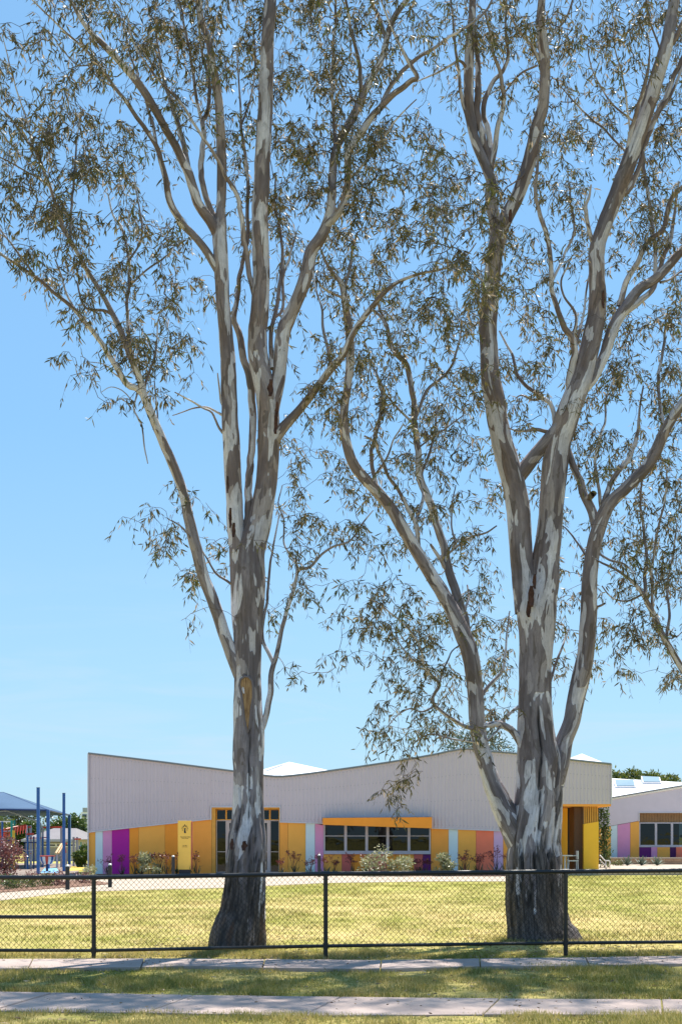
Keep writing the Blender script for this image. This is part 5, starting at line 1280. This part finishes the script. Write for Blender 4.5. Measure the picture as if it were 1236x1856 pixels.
# ---- twigs and leaves ---------------------------------------------------
# foliage density, one digit per 61.8 px cell; columns start at -4, rows start at -6
VIS = ("13567787666556787356 22357787666545467555 43314654765412345544 56541334775630235445 "
       "46651024776764245456 56662014677877545356 46644114576777722345 25555202455667752244 "
       "02454401244557663345 00356300144567564356 00236300146677554466 00012100256666443566 "
       "00000000243555421564 00000000312455223556 00001200434235323356 00002530345214103366 "
       "00000320311212103266 00000101305752312346 00000000105663504446 00000000102453603223 "
       "00000000000254501000 00000000000553300000 00000000000310000000 00000000000100000000 ").split()
LEFT = ['0001', '0012', '0023', '0134', '0234', '0134', '0124', '0012'] + ['0000'] * 16
RIGHT = ['655555'] * 12 + ['544444'] * 8 + ['000333', '000222', '000000', '000000']
ABOVE = ['000000003333333333333333333000', '000000344444444444444444444300', '000004555555555555555555555432',
         '000045555555555655555555555543', '000056655666666666666666665554', '000034555667777766665667876555']
GRID = ABOVE + [a + b + c for a, b, c in zip(LEFT, VIS, RIGHT)]
NP = np.array(NET_P); NR = np.array(NET_R); NT = np.array(NET_T); NPX = np.array(NET_PX); TH = np.array(THICK)
CELL = 61.8
SPRAY = 2.35
targets = []
for r_i, row in enumerate(GRID):
    for c_i, ch_ in enumerate(row):
        dn = int(ch_)
        if dn == 0: continue
        inside = 4 <= c_i < 24 and r_i >= 6
        mean = dn * SPRAY * (1.0 if inside else (0.85 if r_i < 6 else .9))
        k = int(mean) + (rng.random() < mean - int(mean))
        cen_ = [((c_i - 4 + rng.random()) * CELL, (r_i - 6 + rng.random()) * CELL) for _ in range(1 + dn // 4)]
        for _ in range(k):
            if rng.random() < .84:
                a_ = cen_[rng.integers(0, len(cen_))]; x = a_[0] + rng.normal() * 12; y = a_[1] + rng.normal() * 12
            else:
                x = (c_i - 4 + rng.random()) * CELL; y = (r_i - 6 + rng.random()) * CELL
            targets.append((x, y))
tg = np.array(targets)
tg += rng.normal(size=tg.shape) * 5
thin = NR < .085
cand = np.where(thin)[0]
T3 = []
for x, y in tg:
    d2 = ((NPX[cand] - (x, y)) ** 2).sum(1)
    # choose among the few nearest limbs so that depth varies
    near = cand[np.argsort(d2)[:10]]
    j = near[rng.integers(0, len(near))]
    Yd = NP[j, 1] + np.clip(rng.normal() * .75, -1.6, 1.6)
    if len(TH):
        dd = np.abs(TH[:, 0] - x) - TH[:, 2]; yy = np.abs(TH[:, 1] - y)
        hit = (dd < 26) & (yy < 14)
        if hit.any():
            bare = .92 if not (840 < x < 930 and 290 < y < 760) else .45
            if rng.random() < bare: Yd = TH[hit, 3].max() + .35 + abs(rng.normal()) * .7
    T3.append([*at(x, y, Yd)])
T3 = np.array(T3)
# order by distance to skeleton, then grow
from_d = np.array([np.min(((NP[cand] - t) ** 2).sum(1)) for t in T3])
order = np.argsort(from_d)
cap_ = len(NP) + len(T3) * 14
GP = np.zeros((cap_, 3)); GP[:len(NP)] = NP; GT = np.zeros(cap_, int); GT[:len(NP)] = NT
pen = np.zeros(cap_); pen[:len(NP)] = np.where(thin, np.clip((NR - .03) * 6, 0, .4), 50)
par_ = -np.ones(cap_, int); cnt = np.zeros(cap_); ng = len(NP); n0 = ng
paths = []
for ti in order:
    t = T3[ti]; d = GP[:ng] - t
    cost = np.sqrt((d ** 2).sum(1)) + .55 * np.maximum(0, d[:, 2]) + pen[:ng]
    j = int(np.argmin(cost)); p0 = GP[j]; L = np.linalg.norm(t - p0)
    m_ = int(np.clip(math.ceil(L / .11), 2, 13)); u = np.linspace(0, 1, m_ + 1)[1:, None]
    side = rng.normal(size=3); dirn = (t - p0) / (L + 1e-9); side -= dirn * side.dot(dirn); side /= np.linalg.norm(side) + 1e-9
    P = p0 + (t - p0) * u + side * L * .13 * np.sin(u * np.pi * rng.choice([1, 1, 2])) + np.array([0, 0, .10 * L]) * np.sin(u * np.pi)
    P[:-1] += rng.normal(size=(m_ - 1, 3)) * .014
    idx = np.arange(ng, ng + m_); GP[idx] = P; GT[idx] = GT[j]; par_[idx] = np.concatenate([[j], idx[:-1]]); ng += m_
    paths.append((j, idx))
for i in range(ng - 1, n0 - 1, -1):
    if cnt[i] == 0: cnt[i] = 1
    if par_[i] >= n0: cnt[par_[i]] += cnt[i]
rad = .0018 + .0021 * np.sqrt(cnt)
STORE = {t: {'v': [], 'q': [], 'n': 0} for t in (0, 1, 2)}
def tri_tube(P, r, S_):
    T = np.gradient(P, axis=0); U = np.cross(T, [.3, .9, .2]); U /= np.linalg.norm(U, axis=1, keepdims=True) + 1e-9
    W = np.cross(T, U); W /= np.linalg.norm(W, axis=1, keepdims=True) + 1e-9
    r = np.asarray(r)[:, None]
    V = np.stack([P + U * r, P + (-.5 * U + .866 * W) * r, P + (-.5 * U - .866 * W) * r], 1).reshape(-1, 3)
    i = np.arange(len(P) - 1) * 3 + S_['n']
    for k in range(3): S_['q'].append(np.stack([i + k, i + (k + 1) % 3, i + 3 + (k + 1) % 3, i + 3 + k], 1))
    S_['v'].append(V); S_['n'] += len(V)
LF = {t: [] for t in (0, 1, 2)}
for j, idx in paths:
    t = int(GT[idx[0]]); P = np.vstack([GP[j], GP[idx]]); rr_ = np.concatenate([[rad[idx[0]]], rad[idx]])
    tri_tube(P, rr_, STORE[t])
    tip = GP[idx[-1]]; nsub = rng.integers(2, 6)
    for q in range(nsub):
        o_ = P[-1 - int(rng.integers(0, min(3, len(P) - 1)))]
        dv = rng.normal(size=3) * [.8, .8, .4] + [0, 0, -.05]; dv /= np.linalg.norm(dv); Ls = rng.uniform(.12, .30)
        u = np.linspace(0, 1, 5)[:, None]
        Ps = o_ + dv * Ls * u + np.array([0, 0, -.16 * Ls / .2]) * (u ** 2)
        tri_tube(Ps, [.0022, .002, .0017, .0014, .001], STORE[t])
        nl = rng.integers(4, 10)
        pu = rng.uniform(.25, 1.0, nl)
        base = np.stack([np.interp(pu, u[:, 0], Ps[:, a]) for a in range(3)], 1)
        dl = rng.normal(size=(nl, 3)) * [.5, .5, .38] + [0, 0, -.75] + dv * .3
        LF[t].append(np.hstack([base, dl]))
for t, root, nm in ((0, treeA, 'A'), (1, treeB, 'B'), (2, treeC, 'C')):
    S_ = STORE[t]
    o = link('twigs', mesh_np('twigs', np.vstack(S_['v']), np.vstack(S_['q'])), M_TWIG, root, True); o['kind'] = 'stuff'
    Lf = np.vstack(LF[t]); n = len(Lf)
    o = link('foliage', leaves_mesh('foliage', Lf[:, :3], Lf[:, 3:], rng.uniform(.06, .155, n), rng.uniform(.012, .027, n), rng.random(n), .12), M_GUM, root); o['kind'] = 'stuff'
    print('tree', nm, 'leaves', n)

# ---- knot scar and peeling bark on the trunks
def front_of(px, py, Y, wpx): return at(px, py, Y - wpx * Y / F / 2 * 1.03)
sc_c = [(444, 1226), (436, 1232), (434, 1242), (437, 1256), (440, 1275), (442, 1296), (445, 1316), (450, 1328), (453, 1318), (454, 1300), (456, 1282), (459, 1264), (459, 1246), (457, 1234), (451, 1227)]
YSC = 18.75; loop = []
for x, y in sc_c:
    w_ = 52 * YSC / F / 2; dx = (x - 449.5) / 26.0
    loop.append(at(x, y, YSC - w_ * math.sqrt(max(.05, 1 - dx * dx)) - .012))
MB().tube(loop + [loop[0], loop[1]], .017, 8, False).build('scar_rim', M_BARK, treeA, True)
cen = [at(x, y, YSC - 52 * YSC / F / 2 - .008) for x, y in ((447, 1240), (448, 1262), (449, 1290), (450, 1312))]
vv = loop + cen; ff = []
def nearest(i): return len(loop) + min(range(4), key=lambda k: (cen[k] - loop[i]).length)
for i in range(len(loop)):
    a, b = nearest(i), nearest((i + 1) % len(loop))
    ff.append((i, (i + 1) % len(loop), b)); 
    if a != b: ff.append((i, b, a))
MB().add(vv, ff).build('scar_wood', M_WOOD, treeA, True)
def peel(px, py, Y, wpx, L, W, ang, parent, seed, dxp=0.0):
    r_ = random.Random(seed); w_ = wpx * Y / F / 2
    c_ = at(px, py, Y - w_ * math.sqrt(max(.1, 1 - dxp * dxp)) - .006)
    V, Q = [], []
    for i in range(7):
        u = i / 6 - .5
        for k in range(4):
            v = k / 3 - .5; wd = W * (1 - .5 * abs(u) * 2) * (1 + .3 * r_.uniform(-1, 1))
            x = v * wd + .3 * W * u * math.sin(ang); z = u * L
            V.append((c_.x + x + dxp * .0, c_.y - .012 - .05 * (abs(u) * 2) ** 3 * (1 if u < 0 else .3) - .03 * abs(v) * r_.random(), c_.z + z))
    for i in range(6):
        for k in range(3): Q.append((i*4+k, i*4+k+1, i*4+k+5, i*4+k+4))
    o = MB().add(V, Q).build('bark_strip', M_PEEL, parent, True)
    s_ = o.modifiers.new('solid', 'SOLIDIFY'); s_.thickness = .006
for i, a in enumerate([(500, 768, 18.6, 40, .34, .07, .3, .5), (502, 745, 18.6, 40, .25, .06, .2, .6), (491, 705, 18.6, 36, .26, .09, .3, .3), (418, 940, 18.55, 30, .30, .05, 0, -.4), (424, 962, 18.55, 30, .22, .06, .2, .1),
                       (413, 880, 18.55, 30, .26, .04, 0, -.6), (421, 1530, 18.75, 68, .16, .06, .4, -.7), (443, 1533, 18.75, 68, .14, .09, .7, -.1)]):
    peel(*a[:7], treeA, 60 + i, a[7])
for i, a in enumerate([(962, 1082, 20.3, 70, .34, .10, .2, -.2), (957, 1105, 20.3, 66, .26, .08, .4, -.3), (968, 1055, 20.3, 60, .24, .06, .2, 0), (924, 394, 20.0, 26, .22, .06, .5, -.2), (1092, 545, 20.3, 32, .3, .05, 0, .5)]):
    peel(*a[:7], treeB, 90 + i, a[7])

# ------------------------------------------------------------------ grass, litter
def in_path(x, y):
    px = CX + x / y * F; py = HY + EYE * F / y
    l = (py > np.interp(px, [-420, 0, 350, 618, 905, 1236, 1800], [1792, 1797, 1803, 1806.5, 1809.5, 1811, 1816]) + 1.0) & (py < np.interp(px, [-640, 0, 265, 548, 875, 1236, 1880], [1822, 1832, 1835, 1840, 1838, 1839, 1843]) + 1.0)
    u = (py > np.interp(px, [-330, 0, 350, 690, 868, 1060, 1236, 1650], [1739, 1738, 1737, 1740, 1737, 1735, 1732, 1727]) + .5) & (py < np.interp(px, [-340, 0, 200, 350, 500, 690, 870, 1067, 1236, 1670], [1757, 1755, 1753, 1750, 1754, 1755.5, 1751, 1749, 1746, 1739]) + 4.5)
    s_ = py < np.interp(px, [-500, 0, 102, 170, 400, 591, 780, 930, 1010], [1660, 1633, 1621, 1616, 1610, 1601, 1598, 1598, 1587]) + .5
    return l | u | s_
def blades(name, n, y0, y1, h_, wd, label):
    y = np.sqrt(rng.uniform(y0 ** 2, y1 ** 2, n)) if y1 > 25 else rng.uniform(y0, y1, n)
    x = rng.uniform(-.36, .36, n) * y
    clump = vnoise(np.stack([x * 2.3, y * 2.3, y * 0], 1), 31) + .6 * vnoise(np.stack([x * .7, y * .7, y * 0 + 4], 1), 32)
    keep = (~in_path(x, y)) & (rng.random(n) < .55 + .55 * clump) 
    x, y, clump = x[keep], y[keep], clump[keep]; n = len(x)
    hh = h_ * rng.uniform(.4, 1.25, n) * (1 + .55 * clump); a = rng.uniform(0, 2 * np.pi, n); le = rng.uniform(.2, 1.1, n) * hh
    B0 = np.stack([x, y, np.zeros(n)], 1); sd = np.stack([np.cos(a + 1.57), np.sin(a + 1.57), np.zeros(n)], 1) * (wd * rng.uniform(.6, 1.3, n))[:, None]
    tip = B0 + np.stack([np.cos(a) * le, np.sin(a) * le, hh], 1)
    V = np.stack([B0 - sd, B0 + sd, tip], 1).reshape(-1, 3)
    o = link(name, mesh_np(name, V, np.arange(3 * n).reshape(-1, 3), {'rnd': np.repeat(rng.random(n), 3)}), M_BLADE)
    tag(o, label, 'grass', kind='stuff')
blades('verge_grass', 360000, 10.6, 18.4, .052, .0042, 'short dry verge grass beside the two concrete paths')
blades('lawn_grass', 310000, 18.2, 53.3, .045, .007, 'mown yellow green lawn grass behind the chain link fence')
for k, (cx_, cy_, rr_, who) in enumerate(((-1.55, 18.75, .46, 'slender gum'), (3.2, 20.3, .62, 'stout gum'))):
    n = 2600; a = rng.uniform(0, 2 * np.pi, n); d = rr_ + np.abs(rng.normal(size=n)) * .22 - .06
    x = cx_ + np.cos(a) * d; y = cy_ + np.sin(a) * d
    hh = rng.uniform(.03, .11, n); le = rng.uniform(.2, 1.0, n) * hh; b2 = rng.uniform(0, 2 * np.pi, n)
    B0 = np.stack([x, y, np.zeros(n)], 1); sd = np.stack([np.cos(b2 + 1.57), np.sin(b2 + 1.57), np.zeros(n)], 1) * .0035
    V = np.stack([B0 - sd, B0 + sd, B0 + np.stack([np.cos(b2) * le, np.sin(b2) * le, hh], 1)], 1).reshape(-1, 3)
    o = link('grass_tufts', mesh_np('grass_tufts', V, np.arange(3 * n).reshape(-1, 3), {'rnd': np.repeat(rng.random(n), 3)}), M_BLADE)
    tag(o, 'longer grass tufts round the foot of the ' + who, 'grass', kind='stuff')
# fallen leaves and bark flakes
n = 3000
y = np.concatenate([rng.uniform(11, 24, n // 2), 18.5 + rng.normal(size=n - n // 2) * 1.3]); x = np.concatenate([rng.uniform(-.33, .33, n // 2) * y[:n // 2], np.where(rng.random(n - n // 2) < .5, -1.55, 3.2) + rng.normal(size=n - n // 2) * 1.2])
zl = np.where(in_path(x, y), .058, .03)
D = rng.normal(size=(n, 3)) * [1, 1, .18]
o = link('leaf_litter', leaves_mesh('leaf_litter', np.stack([x, y, zl], 1), D, rng.uniform(.04, .09, n) * np.where(zl > .05, .6, 1), rng.uniform(.008, .016, n), rng.random(n)), leaf_mat('litter', (0.14, 0.085, 0.05), (0.30, 0.22, 0.14), (0.5, 0.42, 0.33), .05, .7, .2))
tag(o, 'scattered fallen gum leaves and bark flakes on the grass', 'leaf litter', kind='stuff')
